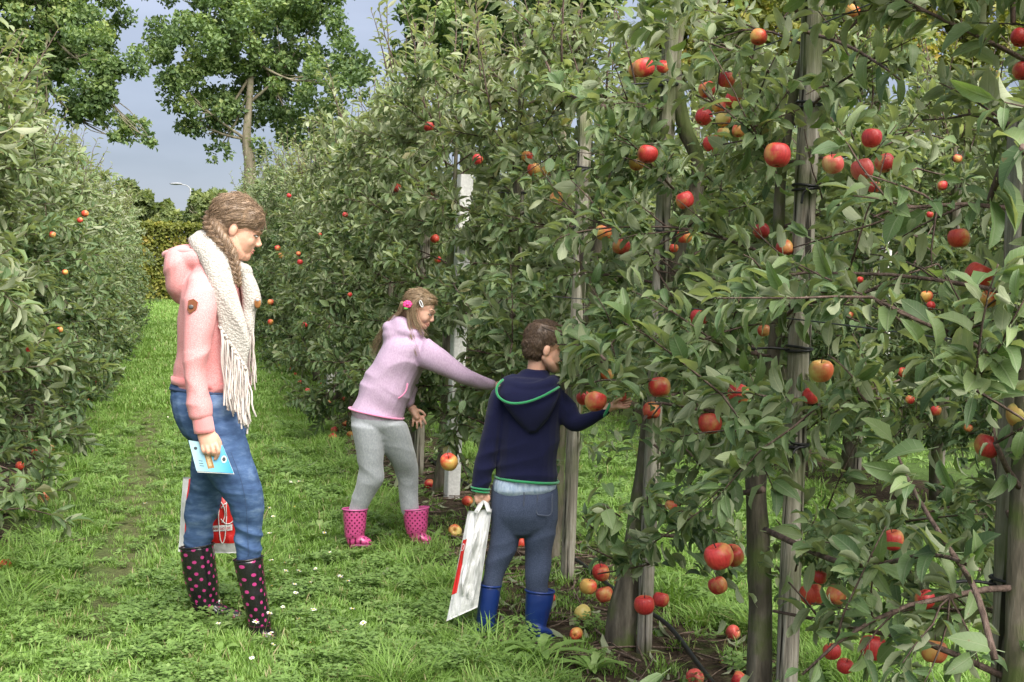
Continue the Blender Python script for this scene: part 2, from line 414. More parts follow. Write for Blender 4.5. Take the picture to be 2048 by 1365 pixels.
def apple_crown(seed, H=2.9, base=.45, hx=.62, hy=.6, nleaf=3000, branches=30, shoots=8, lsize=.073, trunk=None):
    """trunk at the origin; returns leaves and branch tubes (local coordinates)"""
    rng = np.random.default_rng(seed); tubes = []; nodes = []; ntan = []; nup = []
    def tr(z):
        if trunk is None: return np.array([.03 * math.sin(z * 2 + seed), .03 * math.cos(z * 1.7 + seed), z])
        q = np.array([np.interp(z, trunk[:, 2], trunk[:, 0]), np.interp(z, trunk[:, 2], trunk[:, 1]), z]); return q
    def shoot(p0, d, L, r, k=6, droop=.25, up=0, step=.045, w=1.0):
        C = [np.array(p0)]; d = unit(d)
        for i in range(k):
            d = unit(d + np.array([0, 0, -droop / k + up / k]) + rng.normal(size=3) * .09); C.append(C[-1] + d * L / k)
        C = np.array(C); tubes.append((C, np.linspace(r, max(.0016, r * .35), k + 1)))
        n = max(2, int(L / step)); s = (np.arange(n) + rng.random(n)) / n
        s = .12 + .88 * s; idx = s * k; i0 = np.minimum(idx.astype(int), k - 1); f = (idx - i0)[:, None]
        nodes.append(C[i0] * (1 - f) + C[i0 + 1] * f); ntan.append(unit(C[i0 + 1] - C[i0])); nup.append(np.full(n, w)); return C
    for b in range(branches):
        z = base + (H - .35 - base) * (b + rng.random()) / branches; t = (z - base) / (H - base)
        az = b * 2.39996 + rng.normal() * .3; e = rng.uniform(.05, .55) + .3 * t
        L = (1.05 - .5 * t) * rng.uniform(.75, 1.12)
        d = np.array([math.cos(az) * hx, math.sin(az) * hy, math.tan(e) * .5])
        C = shoot(tr(z), d, L * np.linalg.norm(d[:2]), .0085 - .004 * t, droop=.35 - .25 * t)
        for q in range(rng.integers(5, 8)):
            i = rng.integers(2, 7); dd = unit(C[min(i, 6)] - C[i - 1]) * .5 + rng.normal(size=3) * .55 + np.array([0, 0, .18])
            shoot(C[i], dd, rng.uniform(.14, .34), .0036, k=4, droop=.25, step=.04)
    for q in range(shoots):
        az = rng.random() * 6.28; z = H - rng.uniform(.15, .9); rr = rng.uniform(0, .30)
        shoot(tr(z) + np.array([math.cos(az) * rr * hx * 1.5, math.sin(az) * rr * hy * 1.5, 0]), np.array([math.cos(az) * .3, math.sin(az) * .3, 1]), rng.uniform(.35, .75), .006, droop=0, up=.25, step=.024, w=2.0)
    Pn = np.concatenate(nodes); Tn = np.concatenate(ntan); Wn = np.concatenate(nup)
    per = np.where(Wn > 1.5, 1, 0) + rng.integers(4, 11, len(Pn)) * (Wn < 1.5)
    k = np.repeat(np.arange(len(Pn)), per)
    if len(k) > nleaf: k = rng.choice(k, nleaf, replace=False)
    P, T, W = Pn[k], Tn[k], Wn[k]
    out = P * np.array([1, 1, 0]); out = unit(out + 1e-6)
    rad = unit(rng.normal(size=(len(k), 3))); rad = unit(rad - T * np.sum(rad * T, 1, keepdims=True))
    up = W > 1.5
    D = unit(rad + .45 * T + .35 * out + np.array([0, 0, .02]))
    D[up] = unit(rad[up] * .85 + T[up] * .75)
    Nn = unit(np.array([0, 0, 1.0]) + .35 * out + rng.normal(size=D.shape) * .55)
    fl_ = rng.random(len(k)) < .10 + .22 * np.clip((P[:, 2] - 1.0) / 1.6, 0, 1); Nn = np.where(fl_[:, None], Nn * np.array([1, 1, -.5]) + rng.normal(size=D.shape) * .5, Nn)
    Nn[up] = unit(T[up] - rad[up] * .5 + rng.normal(size=(up.sum(), 3)) * .45)
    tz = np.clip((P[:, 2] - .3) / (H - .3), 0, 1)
    tint = np.clip(rng.normal(.27, .17, len(k)) + .50 * tz + np.where(up, .16, 0), 0, .93)  # young top growth is paler; canopy shade on low leaves painted into tint
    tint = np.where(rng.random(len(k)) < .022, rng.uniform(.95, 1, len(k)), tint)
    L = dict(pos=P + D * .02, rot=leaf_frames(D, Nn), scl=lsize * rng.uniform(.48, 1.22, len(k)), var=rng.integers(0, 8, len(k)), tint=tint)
    return L, tubes
def tubes_mesh(tubes, n=5):
    a = Acc()
    for C, r in tubes: a.add(*tube(C, r, n=n if np.max(r) > .005 else 3, dome=0))
    return a.get()

# ------------------------------------------------------------------ beyond the orchard: hedge, trees, shrubs, street lamp
def leafmat2(name, tops, trans=.35):
    k = M(name, .5, .35); v = k.attr(); c = k.ramp(v, tops); k.color(c)
    return k.translucent(k.mix(1.0, c, (1.4, 1.5, .7), 'MULTIPLY'), trans).m
MAT['plane_leaf'] = leafmat2('plane_tree_leaf', [(0, (.085, .14, .062)), (.4, (.15, .225, .085)), (.7, (.225, .30, .105)), (1, (.33, .37, .13))])
MAT['hedge_leaf'] = leafmat2('beech_leaf', [(0, (.08, .10, .022)), (.5, (.19, .21, .04)), (.8, (.30, .27, .06)), (1, (.36, .24, .06))])
MAT['shrub_leaf'] = leafmat2('shrub_leaf', [(0, (.10, .14, .06)), (.5, (.18, .23, .09)), (1, (.28, .31, .12))])
QT = [(np.array([(0, 0, 0), (.45, .36, .10), (1, 0, -.12), (.45, -.36, .10)]), np.array([(0, 2, 1), (0, 3, 2)]))]
def clump_leaves(rng, centres, radii, n, size, up=.35, tint=None):
    """leaves on the shells of many small clumps"""
    C = np.asarray(centres); rr = np.asarray(radii); p = rr ** 2; k = rng.choice(len(C), n, p=p / p.sum())
    d = unit(rng.normal(size=(n, 3))); P = C[k] + d * (rr[k] * rng.uniform(.25, 1.08, n) ** .6)[:, None] * np.array([1, 1, .8])
    D = unit(rng.normal(size=(n, 3)) + d * .4); N = unit(d + np.array([0, 0, up]) + rng.normal(size=(n, 3)) * .6)
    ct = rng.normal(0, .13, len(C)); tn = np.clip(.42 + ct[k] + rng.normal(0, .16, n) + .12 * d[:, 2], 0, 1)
    return dict(pos=P, rot=leaf_frames(D, N), scl=size * rng.uniform(.6, 1.3, n), var=np.zeros(n, int), tint=tn)
def big_tree(seed, name, label, Y, lobes, trunk, n=26000, leaf=.30, mat='plane_leaf', group=None, limbs=True):
    """lobes: (px, py, r px) seen at depth Y; trunk: (px, py, r px) path from the ground up"""
    rng = np.random.default_rng(seed); s = Y / F
    base = ground(trunk[0][0], trunk[0][1]); base = at(trunk[0][0], trunk[0][1], Y); base[2] = 0
    root = empty(name, base, label, 'tree' if 'tree' in name else 'shrub', group)
    T = [at(x, y, Y) for x, y, r in trunk]; T[0][2] = -.05
    C = spline(np.array(T), 4); r = np.interp(np.linspace(0, 1, len(C)), np.linspace(0, 1, len(T)), [q[2] * s for q in trunk])
    a = Acc(); a.add(*tube(C, r, n=10, dome=0)); top = C[-1]
    cs, rs = [], []
    for x, y, R_ in lobes:
        c = at(x, y, Y + rng.normal() * R_ * s * .8); cs_, n2 = R_ * s, max(6, int((R_ * s / .55) ** 2 * 1.6))
        d = unit(rng.normal(size=(n2, 3))) * (rng.random(n2) ** .4)[:, None] * cs_
        cs.append(c + d * np.array([1, 1.1, .95])); rs.append(rng.uniform(.28, .72, n2) * min(1, cs_ / 1.2))
        if limbs and rng.random() < .55:
            st = C[rng.integers(len(C) // 2, len(C))]; mid = (st + c) / 2 + np.array([0, 0, -.15 * np.linalg.norm(c - st)]) * rng.uniform(.2, 1)
            P = spline(np.array([st, mid, c]), 5); a.add(*tube(P, np.linspace(min(.11, r[-1] * .7), .02, len(P)), n=6, dome=0))
            for q in range(4):
                e = c + unit(rng.normal(size=3)) * cs_ * .8; P = np.array([mid, (mid + e) / 2 + rng.normal(size=3) * .2, e]); a.add(*tube(spline(P, 3), np.linspace(.03, .01, 7), n=4, dome=0))
    part('trunk', *a.get(), MAT['bigbark'], root)
    L = clump_leaves(rng, np.concatenate(cs), np.concatenate(rs), n, leaf)
    V, Fc, t = bake(L, QT); part('crown', V, Fc, MAT[mat], root, tint=t, smooth=False)
    return root
big_tree(1, 'plane_tree', 'tall plane tree with forked pale trunk and rounded crown above the end of the path', 62,
    [(500, 60, 120), (400, 60, 100), (620, 60, 105), (345, 150, 60), (440, 165, 85), (560, 170, 95), (655, 160, 80), (370, 215, 50), (455, 245, 45), (590, 250, 70), (700, 130, 45), (435, 300, 26), (405, 262, 38), (650, 290, 55), (520, 300, 30), (500, -70, 150), (390, -60, 120), (620, -70, 130), (320, 90, 45)],
    [(497, 600, 15), (498, 430, 13), (500, 330, 12), (493, 280, 9), (500, 180, 7), (505, 60, 5)], n=44000, leaf=.24)
big_tree(2, 'plane_tree', 'dark leafy tree with overhanging boughs behind the left apple row', 58,
    [(60, 60, 110), (160, 50, 95), (195, 120, 75), (225, 200, 50), (265, 245, 38), (175, 205, 55), (100, 150, 90), (298, 285, 20), (235, 280, 18), (0, 120, 100), (130, -70, 150), (10, -60, 150), (40, 220, 60)],
    [(70, 600, 16), (72, 400, 14), (80, 250, 12), (100, 100, 8), (120, 0, 5)], n=38000, leaf=.24)
big_tree(3, 'plane_tree', 'tree crown rising above the right apple row beside the sky gap', 60,
    [(860, 20, 70), (835, 80, 48), (790, 110, 26), (900, 80, 60), (960, 30, 80), (1000, 100, 80), (900, -60, 110), (950, 170, 60), (850, 140, 40)],
    [(935, 600, 14), (935, 400, 13), (930, 200, 10), (925, 50, 6)], n=20000)
for i, (x, yl, tl) in enumerate([(1130, 'pale green tree behind the row above the girl and boy', 0), (1390, 'yellowish tree beyond the rows behind the middle posts', 1), (1660, 'yellow-green tree beyond the rows behind the tall grey post', 1), (1930, 'yellowish tree beyond the rows near the top corner', 1)]):
    rg = np.random.default_rng(20 + i)
    lob = [(x + rg.normal() * 75, 20 + rg.normal() * 85, rg.uniform(45, 80)) for q in range(17)]
    big_tree(30 + i, 'plane_tree', yl, 54 + 3 * i, lob, [(x, 620, 14), (x - 6, 380, 12), (x + 4, 180, 9), (x, 20, 5)], n=17000, mat='hedge_leaf' if tl else 'plane_leaf')
big_tree(50, 'shrub', 'rounded green tree mass peeping over the hedge beside the left row', 60, [(300, 425, 30), (325, 430, 28), (285, 410, 24), (345, 440, 22), (262, 400, 30)], [(300, 600, 5), (302, 470, 4), (303, 430, 3)], n=7000, leaf=.24, mat='shrub_leaf', limbs=False)
big_tree(51, 'shrub', 'dark spiky shrub rising above the hedge behind the woman', 56, [(400, 425, 30), (430, 420, 34), (465, 430, 34), (385, 440, 22), (405, 400, 14), (440, 392, 12), (425, 385, 8), (475, 395, 12), (500, 430, 30), (392, 388, 7)], [(430, 600, 5), (430, 470, 4), (432, 420, 3)], n=8000, leaf=.2, mat='shrub_leaf', limbs=True)
# hedge across the end of the path
def hedge():
    rng = np.random.default_rng(9); Y0 = 52.0; x0, x1, h = -7.0, 6.0, 2.95
    root = empty('hedge', (0, Y0, 0), 'clipped yellow-green beech hedge closing the far end of the path', 'hedge')
    n = 52000; P = np.stack([rng.uniform(x0, x1, n), Y0 + rng.uniform(-.1, .9, n) ** 1.0, rng.uniform(.05, h, n)], 1)
    topk = rng.random(n) < .2; P[topk, 2] = h + rng.normal(0, .05, topk.sum())
    P[:, 1] += .12 * vnoise(P * 1.3, 5)
    D = unit(rng.normal(size=(n, 3))); N = unit(rng.normal(size=(n, 3)) * .8 + np.array([0, -1, .5]))
    tn = np.clip(.42 + .33 * vnoise(P * np.array([1.6, 1, 2.6]), 6) + rng.normal(0, .16, n), 0, 1)
    V, Fc, t = bake(dict(pos=P, rot=leaf_frames(D, N), scl=rng.uniform(.09, .19, n), var=np.zeros(n, int), tint=tn), QT)
    part('foliage', V, Fc, MAT['hedge_leaf'], root, tint=t, smooth=False)
    a = Acc()
    for x in np.arange(x0, x1, .35):
        C = np.array([(x, Y0 + .4, 0), (x + rng.normal() * .1, Y0 + .4, 1.4), (x + rng.normal() * .15, Y0 + .4, 2.7)]); a.add(*tube(C, (.03, .02, .008), n=5, dome=0))
    part('stems', *a.get(), MAT['bark'], root)
hedge()
def street_lamp():
    Y = 78.0; s = Y / F; p = at(381, 378, Y); base = np.array([p[0], p[1], 0])
    root = empty('street_lamp', base, 'slim grey street lamp with a flat head far behind the hedge', 'street lamp')
    gm = plain('lamp_grey', (.42, .43, .44), .5)
    C = np.array([base, base + (0, 0, p[2] * .5), (p[0], p[1], p[2])]); part('pole', *tube(C, (.09, .07, .05), n=8), gm, root)
    e = at(358, 369, Y); part('arm', *tube(spline(np.array([p, at(374, 372, Y), at(366, 370, Y), e])), .03, n=6), gm, root)
    c = at(352, 368, Y); V, Fc = ellipsoid(c, (RIGHT * .40, FWD * .14, UP * .075)); part('lamp_head', V, Fc, plain('lamp_shell', (.38, .39, .41), .5), root)
street_lamp()

# ------------------------------------------------------------------ apples: where they hang (photo pixel, diameter) and which one it is
HANG = [  # px, py, diameter px, colour, label
 (1555,311,52,'r','large glossy red apple hanging just left of the tall grey post'),
 (1288,136,42,'r','front red apple of the high trio beside the crooked trunk'),
 (1272,140,30,'o','half hidden apple behind the left side of the high trio'),
 (1326,134,26,'r','small red apple at the trunk side of the high trio'),
 (1295,309,40,'r','red apple hanging in front of its orange twin left of the curved branch'),
 (1273,327,32,'o','orange apple tucked behind the red one left of the curved branch'),
 (1414,180,34,'r','upper left dark red apple of the big high cluster'),
 (1453,160,36,'r','topmost red apple of the big high cluster'),
 (1466,201,34,'r','red and yellow apple on the right of the big high cluster'),
 (1407,234,36,'r','round red apple at the lower left of the big high cluster'),
 (1438,214,28,'o','orange apple squeezed in the middle of the big high cluster'),
 (1446,240,30,'y','yellow flushed apple under the middle of the big high cluster'),
 (1424,288,36,'r','lowest red apple of the big high cluster, a leaf across it'),
 (1477,262,28,'o','orange apple at the lower right of the big high cluster'),
 (1447,266,24,'y','dull yellow apple hidden low in the big high cluster'),
 (1743,277,40,'r','top red apple of the bunch right of the tall grey post'),
 (1666,329,42,'p','pinkish apple with its eye facing out, right of the tall grey post'),
 (1725,340,46,'p','large pale pink apple in the middle of the bunch right of the tall post'),
 (1770,327,40,'r','red apple at the right end of the bunch right of the tall post'),
 (1748,375,26,'r','small red apple below the bunch right of the tall grey post'),
 (1370,401,36,'r','dark red apple hanging beside the top of the middle stake'),
 (1369,474,30,'o','orange apple right of the middle stake at its upper tie'),
 (1348,497,18,'o','tiny orange apple peeping out right of the middle stake'),
 (1705,22,28,'o','orange apple at the top edge right of the tall post'),
 (1517,75,34,'o','orange apple high up between the crooked trunk and the tall post'),
 (1523,463,34,'r','deep red apple half behind leaves left of the tall grey post'),
 (1570,497,36,'r','dark red apple tucked against the tall grey post'),
 (1113,398,28,'y','pale yellow apple left of the mossy stake'),
 (1207,466,34,'o','flushed apple just right of the mossy stake'),
 (1242,494,36,'r','crimson apple hanging low right of the mossy stake'),
 (1068,340,28,'o','orange apple in front of the high trio above the boy'),
 (1054,314,24,'o','red-orange apple at the top of the high trio above the boy'),
 (1091,343,20,'o','small orange apple at the right of the high trio above the boy'),
 (955,320,22,'r','small red apple above the white concrete post'),
 (858,254,22,'r','single shiny dark red apple high on the row above the girl'),
 (793,376,18,'r','little red apple among leaves above and left of the girl'),
 (862,388,16,'o','faint orange apple above the girl, left of the concrete post'),
 (850,505,20,'r','left red apple of the four above the girl\'s head'),
 (876,520,14,'r','smallest red apple of the four above the girl\'s head'),
 (840,538,18,'r','lowest red apple of the four above the girl\'s head'),
 (870,478,18,'o','orange apple on top of the four above the girl\'s head'),
 (1398,636,36,'r','bright red apple with a leaf over its left half, right of the middle stake'),
 (1319,775,44,'r','round red apple hanging right of the boy\'s outstretched hand'),
 (1303,822,36,'r','red apple just below the round one by the boy\'s hand'),
 (1477,788,44,'r','red apple capped by a dark leaf, left of the tall post'),
 (1420,848,48,'r','big red apple in the middle of the near tree, left of the tall post'),
 (1528,662,26,'r','small dark red apple against the tall post in the shade'),
 (1642,743,48,'y','greenish yellow apple flushed red just right of the tall post'),
 (1622,793,34,'r','red apple under the greenish one beside the tall post'),
 (1438,1114,58,'r','largest dark red apple low by the smooth trunk'),
 (1466,1112,44,'r','red apple hidden behind the largest one by the smooth trunk'),
 (1436,1172,38,'r','dark red apple hanging below the pair by the smooth trunk'),
 (1342,1012,24,'r','small red apple alone low behind the leaves left of the smooth trunk'),
 (1202,1146,36,'r','upper apple of the low cluster over the mossy trunk base'),
 (1176,1174,34,'o','left yellow-edged apple of the low cluster over the mossy trunk base'),
 (1209,1190,36,'r','lowest apple of the low cluster over the mossy trunk base'),
 (1240,1165,24,'o','small apple at the right of the low cluster over the mossy trunk base'),
 (1289,1211,42,'r','apple half behind a leaf at the foot of the short stake'),
 (1321,1200,34,'r','darker apple to the right of its neighbour above the short stake'),
 (1786,1081,44,'r','red apple behind a leaf under the long diagonal shoot'),
 (1625,1190,48,'o','orange-red apple of the low pair right of the smooth trunk'),
 (1672,1190,42,'r','red apple of the low pair right of the smooth trunk'),
 (1640,1155,28,'r','small apple above the low pair right of the smooth trunk'),
 (1747,1297,54,'r','perfectly round bright red apple near the bottom edge'),
 (1664,1304,36,'r','red apple half hidden left of the round one near the bottom edge'),
 (1690,1333,34,'r','lowest red apple near the bottom edge right of the smooth trunk'),
 (1868,1304,52,'r','deep red apple behind dark leaves near the bottom right'),
 (1850,1200,42,'r','red apple beneath the low arching branch on the right'),
 (1975,893,54,'r','dark crimson apple on the nearest tree'),
 (2040,832,56,'y','yellow and red apple cut by the right edge'),
 (1957,553,58,'o','large red and yellow apple on the nearest tree'),
 (1978,598,36,'o','orange apple underneath the large one on the nearest tree'),
 (1918,477,44,'o','orange-red apple under a broad leaf on the nearest tree'),
 (2040,76,38,'r','upper red apple at the top right edge'),
 (2046,142,40,'r','lower red apple at the top right edge'),
 (1192,803,44,'r','red apple hanging in front of the boy\'s forearm'),
 (1168,797,30,'r','apple at the boy\'s elbow beside the red one'),
 (1214,750,26,'y','yellow apple above the boy\'s wrist among leaves'),
 (898,925,36,'o','yellow and red apple hanging low beside the white concrete post'),
 (890,805,15,'r','small red apple behind the girl\'s outstretched arm'),
 (905,846,17,'p','dull pink apple below the girl\'s arm'),
]
HANG2 = [(1853,594,24,'o'),(1862,612,18,'r'),(1820,800,18,'r'),(1742,780,16,'r'),(1872,822,22,'r'),(1805,745,20,'r'),(2030,438,28,'p'),(1915,318,18,'r'),(1885,372,20,'r'),(1936,856,18,'r'),(1700,630,14,'r'),(1720,560,14,'r'),(1860,430,14,'r')]
FAR = [(578,392,10),(555,497,12),(562,512,12),(597,508,10),(600,525,12),(541,605,13),(541,645,12),(690,430,11),(610,650,12),(700,590,9),(640,470,8)]
LEFT = [(170,428,14),(160,441,12),(105,470,13),(130,545,12),(58,700,12),(120,660,12)]
FALLEN = [
 (858,970,20,'r','split red windfall apple lying behind the girl\'s boot'),(910,1064,27,'y','yellow windfall apple on the grass between girl and boy'),
 (1040,1083,22,'o','orange windfall apple seen between the boy\'s legs'),(1103,1200,18,'r','red windfall apple beside the boy\'s right boot'),
 (1165,1233,33,'y','pale yellow windfall apple under a dead leaf by the mossy trunk'),(1152,1271,27,'o','orange windfall apple half in the grass by the mossy trunk'),
 (1465,1268,30,'p','pink windfall apple upright on the grass left of the smooth trunk'),(1390,1355,36,'p','pinkish windfall apple by the black pipe at the bottom edge'),
 (1477,1358,32,'r','red windfall apple at the bottom edge beside the smooth trunk'),(1442,1318,10,'y','tiny green windfall apple left of the smooth trunk'),
 (215,771,14,'r','orange windfall apple furthest out on the grass by the left row'),(180,805,15,'r','red windfall apple under the left row, second from the path'),
 (137,797,13,'r','windfall apple in the shade of the left row'),(86,1001,22,'p','pale red windfall apple on the grass below the left row'),(10,1138,26,'r','rotting red windfall apple at the left edge'),
 (82,932,17,'r','red windfall apple under the low leaves of the left row'),(70,905,15,'o','orange windfall apple near the left row trunks'),
 (668,861,14,'r','red windfall apple left of the girl\'s knees'),(645,770,11,'o','far orange windfall apple under the right row'),(690,850,13,'r','red windfall apple just left of the girl'),
 (557,735,9,'o','tiny far windfall apple by the small pale post'),(580,742,10,'o','far windfall apple right of the small pale post'),(690,800,11,'o','orange windfall apple behind the girl on bare earth'),(620,800,11,'r','red windfall apple on the bare strip left of the girl'),
]
def place(px, py, d, lo, hi, size=.074):
    a, b = sorted((project(onx(px, py, lo))[2], project(onx(px, py, hi))[2]))
    dep = float(np.clip(F * size / d, a, b)); return at(px, py, dep), d * dep / F, dep
APPLES = []                      # (position, diameter, colour, label, group, clear depth)
for px, py, d, c, lab in HANG:
    p, s, dep = place(px, py, d, 1.15, 1.80); APPLES.append((p, s, c, lab, 'apples hanging on the right row', dep, (px, py, d)))
for px, py, d, c in HANG2:
    p, s, dep = place(px, py, d, 4.0, 4.3); APPLES.append((p, s, c, 'small apple in the second row, seen through the near trees', 'apples in the second row', dep, (px, py, d)))
for px, py, d in FAR:
    p, s, dep = place(px, py, d, 1.06, 1.2); APPLES.append((p, s, 'ro'[len(APPLES) % 4 == 0], 'small red apple far along the right row behind the woman', 'apples far along the right row', dep, (px, py, d)))
for px, py, d in LEFT:
    p, s, dep = place(px, py, d, -.53, -.66); APPLES.append((p, s, 'ro'[len(APPLES) % 3 == 0], 'small reddish apple among the leaves of the left row', 'apples in the left row', dep, (px, py, d)))

# ------------------------------------------------------------------ where the near trees are thinned (pruned, picked over, or somebody stands there)
CLEAR = [  # polygon in photo pixels, depth up to which leaves are taken out, share kept
 ([(680,560),(900,560),(960,720),(1000,750),(1000,800),(900,800),(870,880),(870,1110),(670,1110),(690,800)], 6.75, .0),
 ([(1035,640),(1108,640),(1116,690),(1108,760),(1140,790),(1225,800),(1270,785),(1280,825),(1160,880),(1125,980),(1120,1290),(900,1290),(880,1240),(930,1000),(980,770),(1035,740)], 5.6, .0),
 
 ([(1585,-20),(1650,-20),(1632,440),(1590,440)], 6, .28), ([(1580,480),(1625,480),(1618,870),(1560,870)], 6, .25),
 ([(1302,385),(1345,385),(1335,560),(1302,560)], 6, .2), ([(1275,820),(1312,820),(1305,960),(1280,960)], 6, .15),
 ([(1140,280),(1188,280),(1178,640),(1138,640)], 7, .28), ([(1118,840),(1165,840),(1160,1170),(1118,1170)], 7, .0),
 ([(905,370),(940,370),(925,1000),(885,1000)], 9, .75),
 ([(1165,850),(1300,840),(1295,990),(1235,1005),(1165,1000)], 8, .06),
 ([(1330,1130),(1500,1190),(1500,1365),(1330,1365),(1260,1260)], 8, .06), ([(1480,960),(1545,960),(1545,1365),(1480,1365)], 6, .08),
 ([(1545,1080),(1600,1080),(1620,1365),(1545,1365)], 6, .2),
 ([(1780,790),(1990,790),(1940,950),(1800,940)], 5, .12), ([(1690,410),(1890,400),(1880,700),(1710,700)], 4.2, .16),
 ([(1800,230),(1990,210),(1960,460),(1830,470)], 4.2, .2), ([(1600,850),(1700,800),(1760,900),(1650,960)], 4.5, .5),
 ([(1400,-20),(1580,-20),(1580,130),(1480,140),(1400,60)], 6, .42), ([(1660,50),(1790,50),(1790,150),(1660,150)], 5, .4),
 ([(1325,30),(1385,30),(1385,200),(1420,335),(1370,345),(1340,220)], 6, .08), ([(1200,130),(1275,130),(1275,215),(1200,215)], 8, .3),
 ([(1880,1180),(1980,1150),(1960,1260),(1880,1270)], 4.5, .4), ([(1700,1180),(1790,1150),(1800,1240),(1720,1260)], 4.5, .4),
 ([(1160,1190),(1260,1190),(1330,1300),(1160,1330)], 6, .05), ([(860,990),(1000,990),(1000,1080),(860,1080)], 9, .1),
 ([(810,830),(890,830),(880,990),(810,980)], 9.5, .35),
 ([(1775,860),(1800,850),(1960,1170),(1930,1190)], 3.6, .3), ([(2005,940),(2048,940),(2048,1240),(1995,1240)], 3.4, .25),
]
def in_poly(x, y, poly):
    r = np.zeros(len(x), bool); n = len(poly)
    for i in range(n):
        (x0, y0), (x1, y1) = poly[i], poly[(i + 1) % n]
        if y0 == y1: continue
        c = ((y0 > y) != (y1 > y)) & (x < (x1 - x0) * (y - y0) / (y1 - y0) + x0); r ^= c
    return r
def thin(P, rng, fixed=True):
    x, y, d = project(P); keep = np.ones(len(P), bool); u = rng.random(len(P))
    for poly, dep, share in CLEAR: keep &= ~(in_poly(x, y, poly) & (d < dep) & (u > share))
    u2 = rng.random(len(P))
    for p, s, c, lab, gr, dep, (ax, ay, ad) in APPLES:
        keep &= ~(((x - ax) ** 2 + (y - ay) ** 2 < (ad * (.40 if 'hanging low beside' in lab else .66)) ** 2) & (d < dep + .05) & (u2 > .12))
        q = np.linalg.norm(P - p, axis=1) < s * .55; keep &= ~q
    return keep & (d > 1.25)

